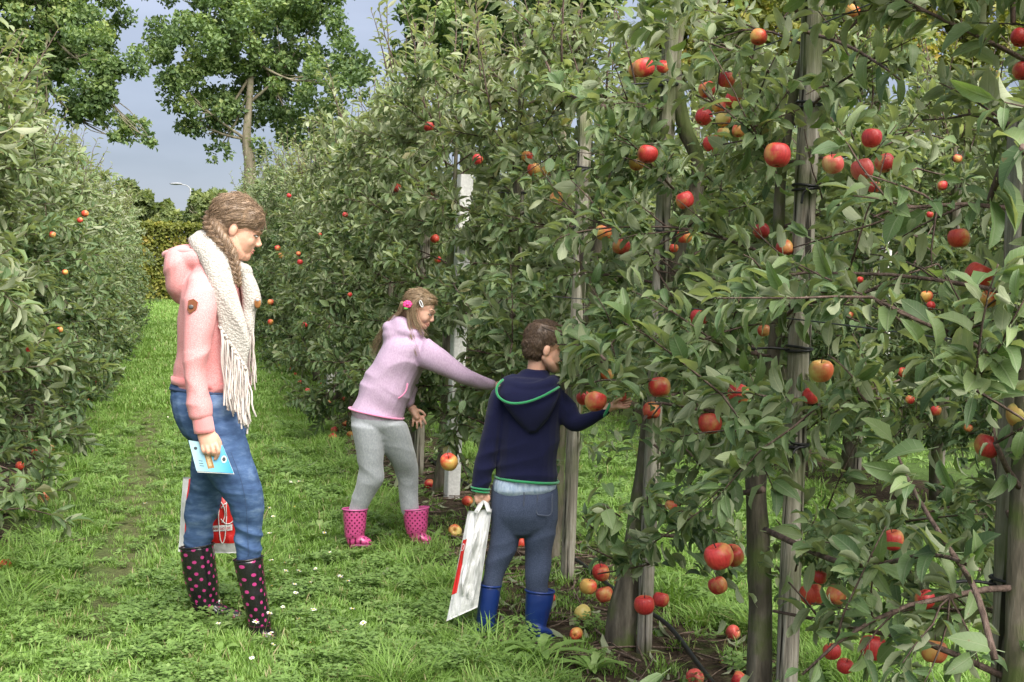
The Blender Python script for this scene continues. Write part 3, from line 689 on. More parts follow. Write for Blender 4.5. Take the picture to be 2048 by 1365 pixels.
# ------------------------------------------------------------------ the orchard rows
LEAF_ME = []
for v in range(8):
    for tnt in (.12, .30, .42, .54, .66, .80):
        me = mesh_np('leaf', *LT_FINE[v], tint=np.full(len(LT_FINE[v][0]), tnt), uv=TUV(LT_FINE[v][0])); me.materials.append(MAT['leaf']); LEAF_ME.append(me)
def trunk_tube(C, r, n=10, seed=0):
    V, Fs = tube(C, r, n=n, dome=0); nz_ = vnoise(V * np.array([22, 22, 9]), seed); rr = np.interp(V[:, 2], np.array(C)[:, 2][np.argsort(np.array(C)[:, 2])], np.array(r)[np.argsort(np.array(C)[:, 2])])
    c = np.stack([np.interp(V[:, 2], np.array(C)[:, 2], np.array(C)[:, i]) for i in (0, 1)], 1)
    V[:, :2] = c + (V[:, :2] - c) * (1 + .14 * nz_)[:, None]; return V, Fs
def near_tree(seed, label, foot, trunk_px, trad, extra=(), lim=300, low=False, **kw):
    """trunk_px: photo pixels up the trunk, all at the depth of its base"""
    rng = np.random.default_rng(seed); dep = project(foot)[2]
    T = np.array([foot] + [at(x, y, dep) for x, y in trunk_px]); T[0][2] = -.04
    root = empty('apple_tree', (foot[0], foot[1], 0), label, 'apple tree', 'apple trees of the right row')
    C = spline(T, 5); r = np.interp(np.linspace(0, 1, len(C)), np.linspace(0, 1, len(trad)), trad)
    part('trunk', *trunk_tube(C, r, seed=seed), MAT['bark'], root)
    loc = C - np.array([foot[0], foot[1], 0]); o = np.argsort(loc[:, 2])
    L, tubes = apple_crown(seed, trunk=loc[o], **kw)
    off = np.array([foot[0], foot[1], 0])
    tubes = [(c + off, rr) for c, rr in tubes]; L['pos'] = L['pos'] + off
    tk = []
    for c, rr in tubes:                                # branches that would pass through somebody are pruned too
        x, y, d = project(c); bad = np.zeros(len(c), bool)
        for poly, dp, sh in CLEAR:
            if sh <= .12: bad |= in_poly(x, y, poly) & (d < dp)
        if not bad.any(): tk.append((c, rr))
        elif not bad[:2].any(): k = max(2, int(np.argmax(bad))); tk.append((c[:k], rr[:k]))
    for pts, r0, r1, x_ in extra:                      # shoots one can follow in the photograph
        c = spline(np.array([onx(a, b, x_) for a, b in pts]), 5); tk.append((c, np.linspace(r0, r1, len(c))))
        n = max(16, int(np.linalg.norm(np.diff(c, axis=0), axis=1).sum() / .020)); s = rng.random(n) * (len(c) - 1); i0 = np.minimum(s.astype(int), len(c) - 2); f = (s - i0)[:, None]
        p = c[i0] * (1 - f) + c[i0 + 1] * f; t = unit(c[i0 + 1] - c[i0]); rad = unit(rng.normal(size=(n, 3))); rad = unit(rad - t * np.sum(rad * t, 1, keepdims=True))
        D = unit(rad * .9 + t * .5 + np.array([-.15, -.1, 0])); Nn = unit(np.array([-.2, -.2, 1]) + rng.normal(size=(n, 3)) * .4)
        E = dict(pos=p, rot=leaf_frames(D, Nn), scl=.088 * rng.uniform(.7, 1.2, n), var=rng.integers(0, 8, n), tint=np.clip(rng.normal(.42, .15, n), 0, .93))
        L = {k: np.concatenate([L[k], E[k]]) for k in L}
    mid = L['pos'] + L['rot'][:, 0] * L['scl'][:, None] * .5
    st_ = rng.bit_generator.state; kp = thin(mid, rng)
    for e_ in (.12, .95): rng.bit_generator.state = st_; kp &= thin(L['pos'] + L['rot'][:, 0] * L['scl'][:, None] * e_, rng)
    L = sub(L, kp); mid = L['pos'] + L['rot'][:, 0] * L['scl'][:, None] * .5
    x, y, d = project(mid); infr = (x > 0) & (x < 2048) & (y > 0) & (y < 1365)
    score = np.where(infr, L['scl'] / d * (1 + .25 * (L['pos'][:, 0] < foot[0] - .25)), -1); k = np.argsort(-score)[:lim]; k = k[score[k] > 0]
    rest = np.ones(len(x), bool); rest[k] = False
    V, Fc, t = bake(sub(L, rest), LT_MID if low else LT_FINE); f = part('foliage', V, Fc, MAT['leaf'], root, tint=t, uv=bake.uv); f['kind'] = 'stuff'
    for c, rr in tk:
        if rr[0] > .0045: part('branch', *tube(c, rr, n=6, dome=0), MAT['twig'], root)
    tw = part('twigs', *tubes_mesh([q for q in tk if q[1][0] <= .0045]), MAT['twig'], root); tw['kind'] = 'stuff'
    bins = np.array([.12, .30, .42, .54, .66, .80])
    for j in k:
        b = int(np.argmin(np.abs(bins - L['tint'][j]))); o = bpy.data.objects.new('leaf', LEAF_ME[L['var'][j] * 6 + b]); col.objects.link(o); o.parent = root
        mm = Matrix.Identity(4); A = L['rot'][j].T * L['scl'][j]; q = L['pos'][j] - off
        for a_ in range(3):
            for b_ in range(3): mm[a_][b_] = A[a_, b_]
            mm[a_][3] = q[a_]
        o.matrix_basis = mm
    return root
def gpt(px, py): return ground(px, py)
near_tree(101, 'nearest apple tree cut off by the right edge of the view', ground(2030, 1900), [(2035, 1500), (2040, 1200), (2050, 800), (2062, 400), (2070, 0)], [.045, .036, .03, .024, .016, .01], nleaf=11500, H=2.75, hx=.66, hy=.66, base=.5, shoots=4,
    extra=[([(1990, 1320), (1950, 1180), (1890, 1085), (1830, 985), (1795, 910), (1772, 850)], .0075, .002, 1.48), ([(2050, 296), (2010, 330), (1990, 370), (1978, 402)], .009, .005, 1.35)])
near_tree(102, 'apple tree with smooth straight trunk beside the tall grey post', ground(1518, 1500), [(1520, 1300), (1516, 1080), (1512, 950), (1535, 800), (1556, 600), (1560, 380), (1590, 180), (1640, 0)], [.042, .037, .034, .033, .024, .02, .017, .014, .010], nleaf=11500, H=2.7, hx=.66, hy=.62, base=.38, shoots=5,
    extra=[([(1560, 640), (1640, 585), (1720, 600), (1790, 640)], .006, .002, 1.75), ([(1530, 1060), (1700, 1130), (1860, 1110), (1960, 1140)], .008, .003, 1.45), ([(1525, 980), (1480, 985), (1455, 960)], .012, .004, 1.7), ([(1600, 60), (1690, 90), (1760, 130), (1800, 160)], .006, .002, 1.7)])
near_tree(103, 'apple tree with mossy swollen base and crooked upper trunk', ground(1240, 1290), [(1246, 1215), (1262, 1130), (1285, 960), (1310, 760), (1350, 520), (1398, 350), (1368, 250), (1350, 130), (1366, 40), (1400, -40)], [.066, .058, .046, .036, .032, .030, .029, .030, .026, .018, .012], nleaf=11500, H=2.75, hx=.64, hy=.62, base=.42, shoots=6,
    extra=[([(1300, 760), (1270, 770), (1215, 760), (1170, 770)], .006, .003, 1.5), ([(1210, 720), (1180, 690), (1130, 672), (1085, 655)], .005, .002, 1.25), ([(1205, 725), (1170, 715), (1135, 715), (1118, 725)], .004, .002, 1.27), ([(1190, 700), (1150, 690), (1115, 690)], .004, .002, 1.24)])
near_tree(104, 'apple tree with bowed trunk beside the mossy stake', ground(1100, 1135), [(1110, 1020), (1125, 800), (1180, 590), (1196, 450), (1186, 385), (1206, 310), (1210, 200), (1150, 180), (1110, 150)], [.05, .044, .034, .028, .026, .025, .026, .02, .014, .01], nleaf=8500, H=2.9, hx=.62, hy=.62, base=.45, shoots=9,
    extra=[([(1210, 215), (1170, 200), (1120, 180), (1090, 120)], .012, .006, 1.7)])
near_tree(105, 'apple tree standing right behind the boy', ground(1005, 1068), [(1010, 950), (1016, 700), (1030, 450), (1040, 250), (1050, 60)], [.045, .036, .03, .024, .018, .01], low=True, nleaf=8500, H=2.95, hx=.62, hy=.62, shoots=12)
near_tree(106, 'apple tree with gnarled mossy base next to the white concrete post', ground(878, 985), [(885, 930), (890, 850), (895, 650), (905, 450), (915, 250)], [.055, .045, .036, .03, .02, .01], low=True, nleaf=8200, H=3.0, hx=.64, hy=.64, shoots=14,
    extra=[([(905, 870), (915, 900), (925, 930), (935, 955)], .006, .003, 1.55), ([(900, 850), (930, 850), (960, 865), (985, 890)], .006, .003, 1.55), ([(898, 840), (925, 825), (950, 800), (975, 790)], .005, .003, 1.6), ([(905, 880), (890, 900), (880, 905)], .005, .003, 1.55), ([(915, 862), (905, 880), (899, 905)], .005, .003, 1.52), ([(905, 872), (885, 880), (870, 890)], .004, .003, 1.52)])
near_tree(107, 'apple tree behind the girl\'s lowered hand', ground(826, 940), [(830, 850), (835, 650), (842, 450), (850, 250)], [.04, .034, .028, .02, .01], low=True, nleaf=8200, H=3.05, hx=.66, hy=.64, shoots=14)
near_tree(108, 'apple tree seen just above the girl\'s bent back', ground(772, 885), [(776, 800), (780, 600), (790, 350)], [.04, .034, .026, .01], low=True, nleaf=8200, H=3.05, hx=.68, hy=.64, shoots=14)
# prototypes for the rest of the rows: crown and branch meshes shared by copies
PROTO = []
for i in range(6):
    L, tb = apple_crown(200 + i, H=3.0 + .07 * (i % 3), base=.38, hx=.70, hy=.66, nleaf=7000, branches=36, shoots=24, lsize=.082)
    V, Fc, t = bake(L, LT_LOW); fm = mesh_np('foliage', V, Fc, tint=t, uv=bake.uv); fm.materials.append(MAT['leaf'])
    bm_ = mesh_np('branches', *tubes_mesh(tb, 4)); bm_.materials.append(MAT['twig'])
    z = np.linspace(-.03, 2.6, 9); C = np.stack([.03 * np.sin(z * 2 + 200 + i), .03 * np.cos(z * 1.7 + 200 + i), z], 1)
    tm = mesh_np('trunk', *trunk_tube(C, np.linspace(.05, .012, 9), seed=i)); tm.materials.append(MAT['bark'])
    PROTO.append((fm, bm_, tm, L))
NTH = ['first', 'second', 'third', 'fourth', 'fifth', 'sixth', 'seventh', 'eighth', 'ninth', 'tenth']
def row_tree(x, y, k, label, group, rng, unique=False, zs=1.0):
    fm, bm_, tm, L = PROTO[k]
    rot = (0 if rng.random() < .5 else math.pi) + rng.normal() * .12; s = rng.uniform(.93, 1.05)
    root = empty('apple_tree', (x, y, 0), label, 'apple tree', group); root.rotation_euler.z = rot; root.scale = (s, s, s * rng.uniform(.94, 1.04) * zs)
    if unique:                   # near enough to be thinned round the apples
        c, sn = math.cos(rot), math.sin(rot); A = np.array([[c, sn, 0], [-sn, c, 0], [0, 0, 1]])
        sv = np.array(root.scale); mid = ((L['pos'] + L['rot'][:, 0] * L['scl'][:, None] * .5) * sv) @ A + np.array([x, y, 0])
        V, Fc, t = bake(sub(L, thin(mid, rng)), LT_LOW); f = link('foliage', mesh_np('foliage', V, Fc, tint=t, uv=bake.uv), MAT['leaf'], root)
    else: f = link('foliage', fm, None, root)
    f['kind'] = 'stuff'
    link('branches', bm_, None, root)['kind'] = 'stuff'; link('trunk', tm, None, root)
rr = np.random.default_rng(77)
X1 = ROW0 + ROWD
for i, y in enumerate(np.arange(11.05, 30, 1.05)):
    row_tree(X1 + rr.normal() * .04, y, i % 6, (NTH[i] + ' apple tree of the right row beyond the girl') if i < 8 else 'distant apple tree of the right row, behind the woman', 'further apple trees of the right row', rr, y < 13.5)
for i, y in enumerate(np.arange(5.35, 30, 1.05)):
    row_tree(ROW0 + rr.normal() * .04, y, (i * 5 + 2) % 6, (NTH[i] + ' apple tree of the left row, counted away from the viewer') if i < 10 else 'distant apple tree of the left row near the hedge', 'apple trees of the left row', rr, False, .87)
for i, y in enumerate(np.arange(5.2, 27, 1.05)):
    row_tree(X1 + ROWD + rr.normal() * .04, y, (i * 5 + 1) % 6, (NTH[i] + ' apple tree of the second row, counted from the right edge') if i < 10 else 'far apple tree of the second row, behind the near row', 'apple trees of the second row', rr, False)
for q, (a_, b_) in enumerate([(9, 30), (13, 34)]):
    for i, y in enumerate(np.arange(a_, b_, 1.05)):
        row_tree(X1 + ROWD * (2 + q) + rr.normal() * .04, y, (i * 5 + q) % 6, 'apple tree of a distant row far behind the near trees', 'apple trees of distant rows', rr)

# ------------------------------------------------------------------ posts, ties, wires
def wooden_post(label, b, t, r=.036, ties=(), group=None, seed=0):
    b = np.array(b); C = b + np.linspace(0, 1, 24)[:, None] * (np.array(t) - b); C[:, :2] += .006 * vnoise(C * 3 + seed, seed)[:, None]; C[0][2] = -.06
    V, Fs = tube(C, r * (1 + .06 * vnoise(C * 5, seed + 1)), n=12, dome=.15)
    ang = vnoise(V * np.array([60, 60, 4]), seed + 2); c = C[np.clip(np.searchsorted(C[:, 2], V[:, 2]), 0, 23)]
    V[:, :2] = c[:, :2] + (V[:, :2] - c[:, :2]) * (1 + .07 * ang)[:, None]
    o = link('wooden_post', mesh_np('wooden_post', V - np.array([b[0], b[1], 0]), Fs), MAT['post'], None, (b[0], b[1], 0)); setp(o, label, 'post', group)
    for z in ties:
        f = (z - b[2]) / (t[2] - b[2]); c = b + (np.array(t) - b) * f; th = np.linspace(0, 2 * math.pi, 21); a = Acc()
        for dz, wob in ((0, .004), (.009, -.004)):
            P = np.stack([c[0] + (r + .004) * 1.06 * np.cos(th), c[1] + (r + .004) * 1.06 * np.sin(th), c[2] + dz + wob * np.cos(th)], 1); a.add(*tube(P, .0042, n=6))
        P = spline(np.array([c + (.0, -r - .004, .003), c + (-.028, -r - .012, -.012), c + (-.035, -r - .012, -.045)]), 3) if (int(z * 100) % 2) else spline(np.array([c + (-r, 0, 0), c + (-r - .05, .02, .005), c + (-r - .11, .03, .0)]), 3)
        a.add(*tube(P, .004, n=5)); part('tie', *a.get(), MAT['rubber'], o)
    return o
def dpt(bx, by, px, py): return at(px, py, project(ground(bx, by))[2])
wooden_post('tall weathered grey post left of the pink apple bunch', ground(1566, 1515), dpt(1566, 1515, 1629, -70), .033, (1.24, 1.98, 1.73, .95), seed=1)
wooden_post('short mossy-footed stake beside the swollen trunk base', ground(1288, 1298), dpt(1288, 1298, 1342, 45), .031, (1.0, 1.62, 2.2), seed=2)
wooden_post('mossy stake standing right of the boy', ground(1134, 1163), dpt(1134, 1163, 1172, 220), .033, (1.66, 1.95), seed=3)
wooden_post('greenish stake behind the boy\'s head', ground(1012, 1062), dpt(1012, 1062, 1042, 262), .034, (1.9,), seed=4)
wooden_post('dark stake behind the girl\'s lowered hand', ground(838, 946), dpt(838, 946, 852, 430), .036, (1.2,), seed=5)
wooden_post('wooden post at the right edge by the nearest tree', ground(2000, 1860), dpt(2000, 1860, 2050, 250), .038, (.78, 1.3), seed=6)
for i, y in enumerate(np.arange(11.05, 24, 2.1)): wooden_post('wooden stake deep among the leaves of the right row', (X1 + .1, y + .15, 0), (X1 + .12, y + .17, 2.3), .034, group='stakes further along the right row', seed=10 + i)
for i, y in enumerate(np.arange(6.3, 16, 1.05)): wooden_post('wooden stake in the second row beyond the gap', (X1 + ROWD + .1, y + .12, 0), (X1 + ROWD + .14, y + .1, 2.3), .036, group='stakes of the second row', seed=30 + i)
for i, y in enumerate(np.arange(9.6, 20, 2.1)): wooden_post('wooden stake within the left row', (ROW0 - .1, y + .1, 0), (ROW0 - .1, y + .12, 2.3), .034, group='stakes of the left row', seed=50 + i)
def concrete_post(label, b, t, wdt=.088):
    b, t = np.array(b), np.array(t); b[2] = -.05; C = np.array([b, b + (t - b) * .5, t]); cy_, sy_ = math.cos(.1), math.sin(.1)
    U = np.array([cy_, sy_, 0]) * wdt / 2; W = np.array([-sy_, cy_, 0]) * wdt / 2
    V, Fs = loft(C, np.array([U] * 3), np.array([W] * 3), n=24, p=9, dome=.03)
    o = link('concrete_post', mesh_np('concrete_post', V - np.array([b[0], b[1], 0]), Fs, smooth=False), MAT['concrete'], None, (b[0], b[1], 0)); setp(o, label, 'post'); return o
concrete_post('white concrete post behind the girl\'s outstretched arm', ground(903, 993), dpt(903, 993, 931, 350))
concrete_post('pale concrete post low behind the girl\'s back', ground(660, 786), dpt(660, 786, 668, 420))
concrete_post('small far pale concrete post right of the woman\'s scarf', ground(557, 702), dpt(557, 702, 560, 480))
concrete_post('pale concrete post of the second row seen right of the tall post', ground(1762, 880), dpt(1762, 880, 1775, 380))
def wire(label, pts):
    C = spline(np.array(pts), 8); o = link('trellis_wire', mesh_np('trellis_wire', *tube(C, .0022, n=5)), MAT['wire']); setp(o, label, 'wire'); return o
zt = lambda px, py, x: onx(px, py, x)
wire('thin trellis wire sloping past the top of the tall post', [zt(1900, -60, 1.74), zt(1780, -8, 1.74), zt(1612, 60, 1.735), zt(1440, 125, 1.735), zt(1240, 190, 1.735), zt(1000, 268, 1.735), zt(760, 352, 1.735)])
wire('thin lower trellis wire running along the right row', [zt(2060, 700, 1.74), zt(1600, 640, 1.735), zt(1300, 610, 1.735), zt(1000, 585, 1.735), zt(760, 565, 1.735)])

# ------------------------------------------------------------------ the apples themselves
def apple_material(name, ground_c, blush1, blush2, amount):
    k = M(name, .42, .4); o = k.obj(); xyz = k.n('ShaderNodeSeparateXYZ'); k.l(o, xyz.inputs[0])
    off = k.n('ShaderNodeVectorMath', operation='ADD'); k.l(o, off.inputs[0]); rv = k.n('ShaderNodeCombineXYZ'); r = k.objrand()
    for i, q in enumerate((7.0, 13.0, 29.0)): k.l(k.math('MULTIPLY', r, q), rv.inputs[i])
    k.l(rv.outputs[0], off.inputs[1]); v = off.outputs[0]
    n1 = k.noise(2.2, 3, src=v); st = k.noise(1, 3, src=k.mapping(v, (16, 16, 1.6))); sp = k.vor(26, 1, src=v)
    f = k.math('ADD', k.math('ADD', k.math('MULTIPLY', xyz.outputs[0], .55), k.math('MULTIPLY', n1, 1.0)), k.math('MULTIPLY', st, .35))
    f = k.math('ADD', f, k.math('MULTIPLY', k.math('SUBTRACT', r, .5), .22))
    mask = k.ramp(f, [(.54 - amount, 0.0), (.94 - amount, 1.0)])
    c = k.mix(mask, ground_c, k.ramp(st, [(.3, blush2), (.7, blush1)]))
    c = k.mix(k.ramp(sp, [(.05, .5), (.11, 0.0)]), c, (.62, .45, .22))
    k.color(c); k.bump(n1, .05, .02); k.b.inputs['Coat Weight'].default_value = .12; k.b.inputs['Coat Roughness'].default_value = .2; return k.m
AM = {'r': apple_material('apple_red', (.64, .36, .11), (.62, .060, .050), (.42, .022, .026), .29),
      'o': apple_material('apple_orange', (.68, .42, .11), (.64, .09, .045), (.50, .040, .028), .16),
      'p': apple_material('apple_pink', (.70, .46, .20), (.66, .13, .10), (.58, .07, .06), .28),
      'y': apple_material('apple_yellow', (.62, .50, .15), (.58, .16, .05), (.52, .08, .035), -.02)}
def apple_mesh(seed, mat):
    rng = np.random.default_rng(seed)
    prof = np.array([(0.0, .27), (.05, .31), (.13, .395), (.25, .43), (.37, .385), (.46, .25), (.5, .06), (.475, -.13), (.40, -.29), (.29, -.395), (.17, -.42), (.08, -.385), (.02, -.36), (0, -.35)])
    prof = spline(prof, 2); n = 22; th = np.linspace(0, 2 * math.pi, n, endpoint=False)
    lob = 1 + .022 * np.cos(5 * th + rng.random() * 6) + .035 * np.cos(th * 2 + rng.random() * 6); tilt = rng.normal(0, .07)
    V = np.stack([prof[:, 0][:, None] * np.cos(th) * lob, prof[:, 0][:, None] * np.sin(th) * lob, np.repeat(prof[:, 1][:, None], n, 1)], -1)
    V[..., 2] += tilt * V[..., 0] * 1.5; V = V.reshape(-1, 3)
    me = mesh_np('apple', V, rings_to_faces(len(prof), n)[:, ::-1]); me.materials.append(mat); return me
AME = {c: [apple_mesh(i, AM[c]) for i in range(3)] for c in AM}
_c = np.array([(0, 0, .28), (.02, 0, .45), (.06, .01, .66)]); STALK = mesh_np('stalk', *tube(spline(_c, 3), .022, n=6)); STALK.materials.append(MAT['twig'])
_a = Acc()
for q in range(5):
    th = q * 1.257; d = np.array([math.cos(th), math.sin(th), 0]); _a.add(np.array([d * .015 + (0, 0, -.36), d * .045 + np.array([-d[1], d[0], 0]) * .02 + (0, 0, -.40), d * .05 + (0, 0, -.425), d * .045 - np.array([-d[1], d[0], 0]) * .02 + (0, 0, -.40)]), np.array([(0, 1, 2), (0, 2, 3)]))
CALYX = mesh_np('calyx', *_a.get()); CALYX.materials.append(MAT['twig'])
ra = np.random.default_rng(5)
def apple(p, s, c, label, group, tilt, parts=True):
    o = link('apple', AME[c][ra.integers(3)], None, None, tuple(p)); setp(o, label, 'apple', group); o.scale = (s, s, s * ra.uniform(.94, 1.02))
    o.rotation_euler = (ra.normal() * tilt, ra.normal() * tilt, ra.random() * 6.28)
    if parts: link('stalk', STALK, None, o); link('calyx', CALYX, None, o)
for p, s, c, lab, gr, dep, (ax, ay, ad) in APPLES: apple(p, s, c, lab, gr, .28, ad > 24)
for px, py, d, c, lab in FALLEN:
    g0 = ground(px, py + d * .35); dep = project(g0)[2]; s = d * dep / F
    apple((g0[0], g0[1], s * .44 + gz(g0[0], g0[1]) + .004), s, c, lab, 'windfall apples', 1.0, d > 24)
SMALLFALL = [(600,770),(615,788),(575,725),(590,752),(640,828),(655,812),(700,872),(720,895),(665,880),(560,716),(935,1010),(880,985),(155,835),(120,850),(195,770),(228,735),(60,885),(100,905),(40,940),(205,752)]
for i, (px, py) in enumerate(SMALLFALL):
    g0 = ground(px, py); s = .062 + .006 * (i % 3); lf = px < 300
    apple((g0[0], g0[1], s * .42 + gz(g0[0], g0[1])), s, 'rpor'[i % 4], 'small windfall apple on the bare strip under the ' + ('left' if lf else 'right') + ' row', 'scattered small windfall apples', 1.0, False)

# ------------------------------------------------------------------ grass, weeds, daisies, litter under the rows, drip pipe
MAT['grass'] = leafmat2('grass_blade', [(0, (.10, .155, .038)), (.35, (.155, .268, .055)), (.7, (.215, .355, .078)), (.92, (.27, .36, .12)), (1, (.33, .29, .15))], .3)
MAT['weed'] = leafmat2('broad_weed', [(0, (.11, .18, .05)), (.5, (.17, .28, .072)), (1, (.25, .35, .12))], .25)
def blade(rng, L, wd, bend, az, p0, lean):
    d = np.array([math.cos(az), math.sin(az), 0]); s = np.array([-d[1], d[0], 0]); V = []
    for t in (0, .4, .75):
        c = p0 + d * (lean * L * t + bend * L * t * t) + np.array([0, 0, L * (t - .45 * bend * t * t)]); wv = wd * (1 - .45 * t); V += [c - s * wv, c + s * wv]
    V.append(p0 + d * (lean * L + bend * L) + np.array([0, 0, L * (1 - .45 * bend)]))
    return np.array(V), np.array([(0, 1, 3), (0, 3, 2), (2, 3, 5), (2, 5, 4), (4, 5, 6)])
def tuft(seed, n, Lr, wd, rad, bend, tmean):
    rng = np.random.default_rng(seed); a = Acc()
    for i in range(n):
        r = rad * math.sqrt(rng.random()); th = rng.random() * 6.28; az = th + rng.normal() * 1.1
        a.add(*blade(rng, rng.uniform(*Lr), wd * rng.uniform(.7, 1.3), rng.uniform(*bend), az, np.array([r * math.cos(th), r * math.sin(th), -.005]), rng.uniform(.05, .35)), tint=float(np.clip(rng.normal(tmean, .2), 0, 1)))
    V, Fs = a.get(); me = mesh_np('grass_tuft', V, Fs, tint=a.tint()); me.materials.append(MAT['grass']); return me
def clover(seed, n, rad):
    rng = np.random.default_rng(seed); a = Acc()
    for i in range(n):
        r = rad * math.sqrt(rng.random()); th = rng.random() * 6.28; h = rng.uniform(.02, .06); c = np.array([r * math.cos(th), r * math.sin(th), h]); t = float(np.clip(rng.normal(.5, .2), 0, 1))
        for q in range(3):
            az = q * 2.094 + rng.random(); d = np.array([math.cos(az), math.sin(az), rng.normal() * .25]); s = np.array([-d[1], d[0], 0]); R_ = rng.uniform(.009, .016)
            a.add(np.array([c, c + d * R_ * .6 + s * R_ * .55, c + d * R_ * 1.25, c + d * R_ * .6 - s * R_ * .55]), np.array([(0, 2, 1), (0, 3, 2)]), tint=t)
    V, Fs = a.get(); me = mesh_np('clover', V, Fs, tint=a.tint()); me.materials.append(MAT['weed']); return me
def rosette_arrays(seed, n, Lr, jag=.0, rise=(.3, 1.0), width=.17):
    rng = np.random.default_rng(seed); out_ = []
    for i in range(n):
        az = i * 2.4 + rng.normal() * .3; L = rng.uniform(*Lr); e = rng.uniform(*rise); d = np.array([math.cos(az), math.sin(az), 0]); s = np.array([-d[1], d[0], 0]); V = []; k = 9
        for j in range(k + 1):
            t = j / k; hgt = L * (math.sin(e) * t - .55 * math.sin(e) * t ** 2.2 * 1.2); x = L * (math.cos(e) * t + .2 * t * t)
            w_ = L * width * (math.sin(math.pi * min(1, t ** .8 * .95 + .03)) ** .8) * (1 - jag * (j % 2)) * (.35 + .65 * t if t < .75 else 1) + .002
            c = d * x + np.array([0, 0, hgt]); V += [c + s * w_ + (0, 0, w_ * .35), c, c - s * w_ + (0, 0, w_ * .35)]
        Fs = []
        for j in range(k):
            b = 3 * j
            for c_ in (0, 1): Fs.append((b + c_, b + c_ + 1, b + c_ + 4, b + c_ + 3))
        out_.append((np.array(V), np.array(Fs)[:, ::-1], float(np.clip(rng.normal(.5, .2), 0, 1))))
    return out_
def rosette(seed, n, Lr, **k):
    a = Acc()
    for V, Fs, t in rosette_arrays(seed, n, Lr, **k): a.add(V, Fs, t)
    V, Fs = a.get(); me = mesh_np('rosette', V, Fs, tint=a.tint()); me.materials.append(MAT['weed']); return me
gcol = bpy.data.collections.new('grass_prototypes')
PRO = [tuft(1, 40, (.022, .052), .0024, .06, (.1, .6), .5), tuft(2, 40, (.02, .046), .0022, .06, (.1, .7), .42), tuft(3, 34, (.03, .068), .0022, .05, (.2, .8), .6),
       tuft(4, 46, (.07, .15), .0024, .05, (.35, 1.1), .55), tuft(5, 46, (.07, .17), .0022, .06, (.4, 1.2), .72),
       clover(6, 34, .07), clover(7, 30, .06), rosette(8, 7, (.05, .10), jag=.25), rosette(9, 6, (.05, .09), width=.24),
       tuft(10, 60, (.03, .07), .006, .17, (.1, .6), .5), tuft(11, 60, (.03, .065), .006, .17, (.1, .6), .58)]
for i, me in enumerate(PRO):
    o = bpy.data.objects.new('tuft_%02d' % i, me); gcol.objects.link(o)
def scatter(name, label, P, rot, scl, idx):
    me = bpy.data.meshes.new(name); me.vertices.add(len(P)); me.vertices.foreach_set('co', np.asarray(P, np.float32).ravel())
    for nm, ty, arr in (('rot', 'FLOAT_VECTOR', rot), ('scl', 'FLOAT', scl), ('idx', 'INT', idx)):
        at_ = me.attributes.new(nm, ty, 'POINT'); at_.data.foreach_set('vector' if ty == 'FLOAT_VECTOR' else 'value', np.asarray(arr, np.int32 if ty == 'INT' else np.float32).ravel())
    me.update(); o = link(name, me); setp(o, label, kind='stuff')
    ng = bpy.data.node_groups.new(name, 'GeometryNodeTree'); ng.interface.new_socket('Geometry', in_out='INPUT', socket_type='NodeSocketGeometry'); ng.interface.new_socket('Geometry', in_out='OUTPUT', socket_type='NodeSocketGeometry')
    N = ng.nodes; gi, go = N.new('NodeGroupInput'), N.new('NodeGroupOutput'); ip = N.new('GeometryNodeInstanceOnPoints'); ci = N.new('GeometryNodeCollectionInfo')
    ci.inputs['Collection'].default_value = gcol; ci.inputs['Separate Children'].default_value = True; ci.inputs['Reset Children'].default_value = True
    def na(nm, ty):
        x = N.new('GeometryNodeInputNamedAttribute'); x.data_type = ty; x.inputs[0].default_value = nm; return x.outputs[0]
    L_ = ng.links.new; L_(gi.outputs[0], ip.inputs['Points']); L_(ci.outputs[0], ip.inputs['Instance']); ip.inputs['Pick Instance'].default_value = True
    L_(na('idx', 'INT'), ip.inputs['Instance Index']); er = N.new('FunctionNodeEulerToRotation'); L_(na('rot', 'FLOAT_VECTOR'), er.inputs[0]); L_(er.outputs[0], ip.inputs['Rotation']); L_(na('scl', 'FLOAT'), ip.inputs['Scale']); L_(ip.outputs[0], go.inputs[0])
    md = o.modifiers.new('scatter', 'NODES'); md.node_group = ng; return o
rg = np.random.default_rng(11)
def pts(n, x0, x1, y0, y1):
    return np.stack([rg.uniform(x0, x1, n), rg.uniform(y0, y1, n)], 1)
Pg = np.concatenate([pts(9500, -1.6, 3.2, 3.0, 6.0), pts(9500, -2.0, 5.0, 5.2, 10.5), pts(9000, -1.5, 2.1, 10, 22), pts(4500, 2, 10, 9, 24), pts(7000, -1.6, 2.0, 21, 53), pts(1500, 2, 12, 22, 45)])
yy = Pg[:, 1]; rd = rowdist(Pg[:, 0]); P3 = np.stack([Pg[:, 0], Pg[:, 1], np.zeros(len(Pg))], 1)
patch = vnoise(P3 * 1.1, 21); patch2 = vnoise(P3 * 2.7, 22)
soil = np.clip((.55 + .18 * patch2 - rd) / .18, 0, 1)
wear = np.exp(-((Pg[:, 0] + .22 + .12 * vnoise(P3 * .5, 8)) / .14) ** 2) * (Pg[:, 1] > 5)
keep = rg.random(len(Pg)) > np.maximum(soil * .90, wear * .4)
px_, py_, dd_ = project(P3); keep &= (px_ > -60) & (px_ < 2110) & (py_ < 1440)
feet = [(ground(x, y), r) for x, y, r in ((512, 1272, .10), (410, 1236, .10), (712, 1085, .08), (832, 1078, .08), (968, 1256, .08), (1072, 1270, .08), (545, 1284, .07), (452, 1238, .08), (475, 1238, .06), (735, 1090, .05), (855, 1084, .05), (1095, 1272, .06))]
idx = rg.choice([0, 1, 2], len(Pg))
u = rg.random(len(Pg)); lng = (patch + .5 * patch2 > .38) & (Pg[:, 0] > .15) & (yy < 7.5)
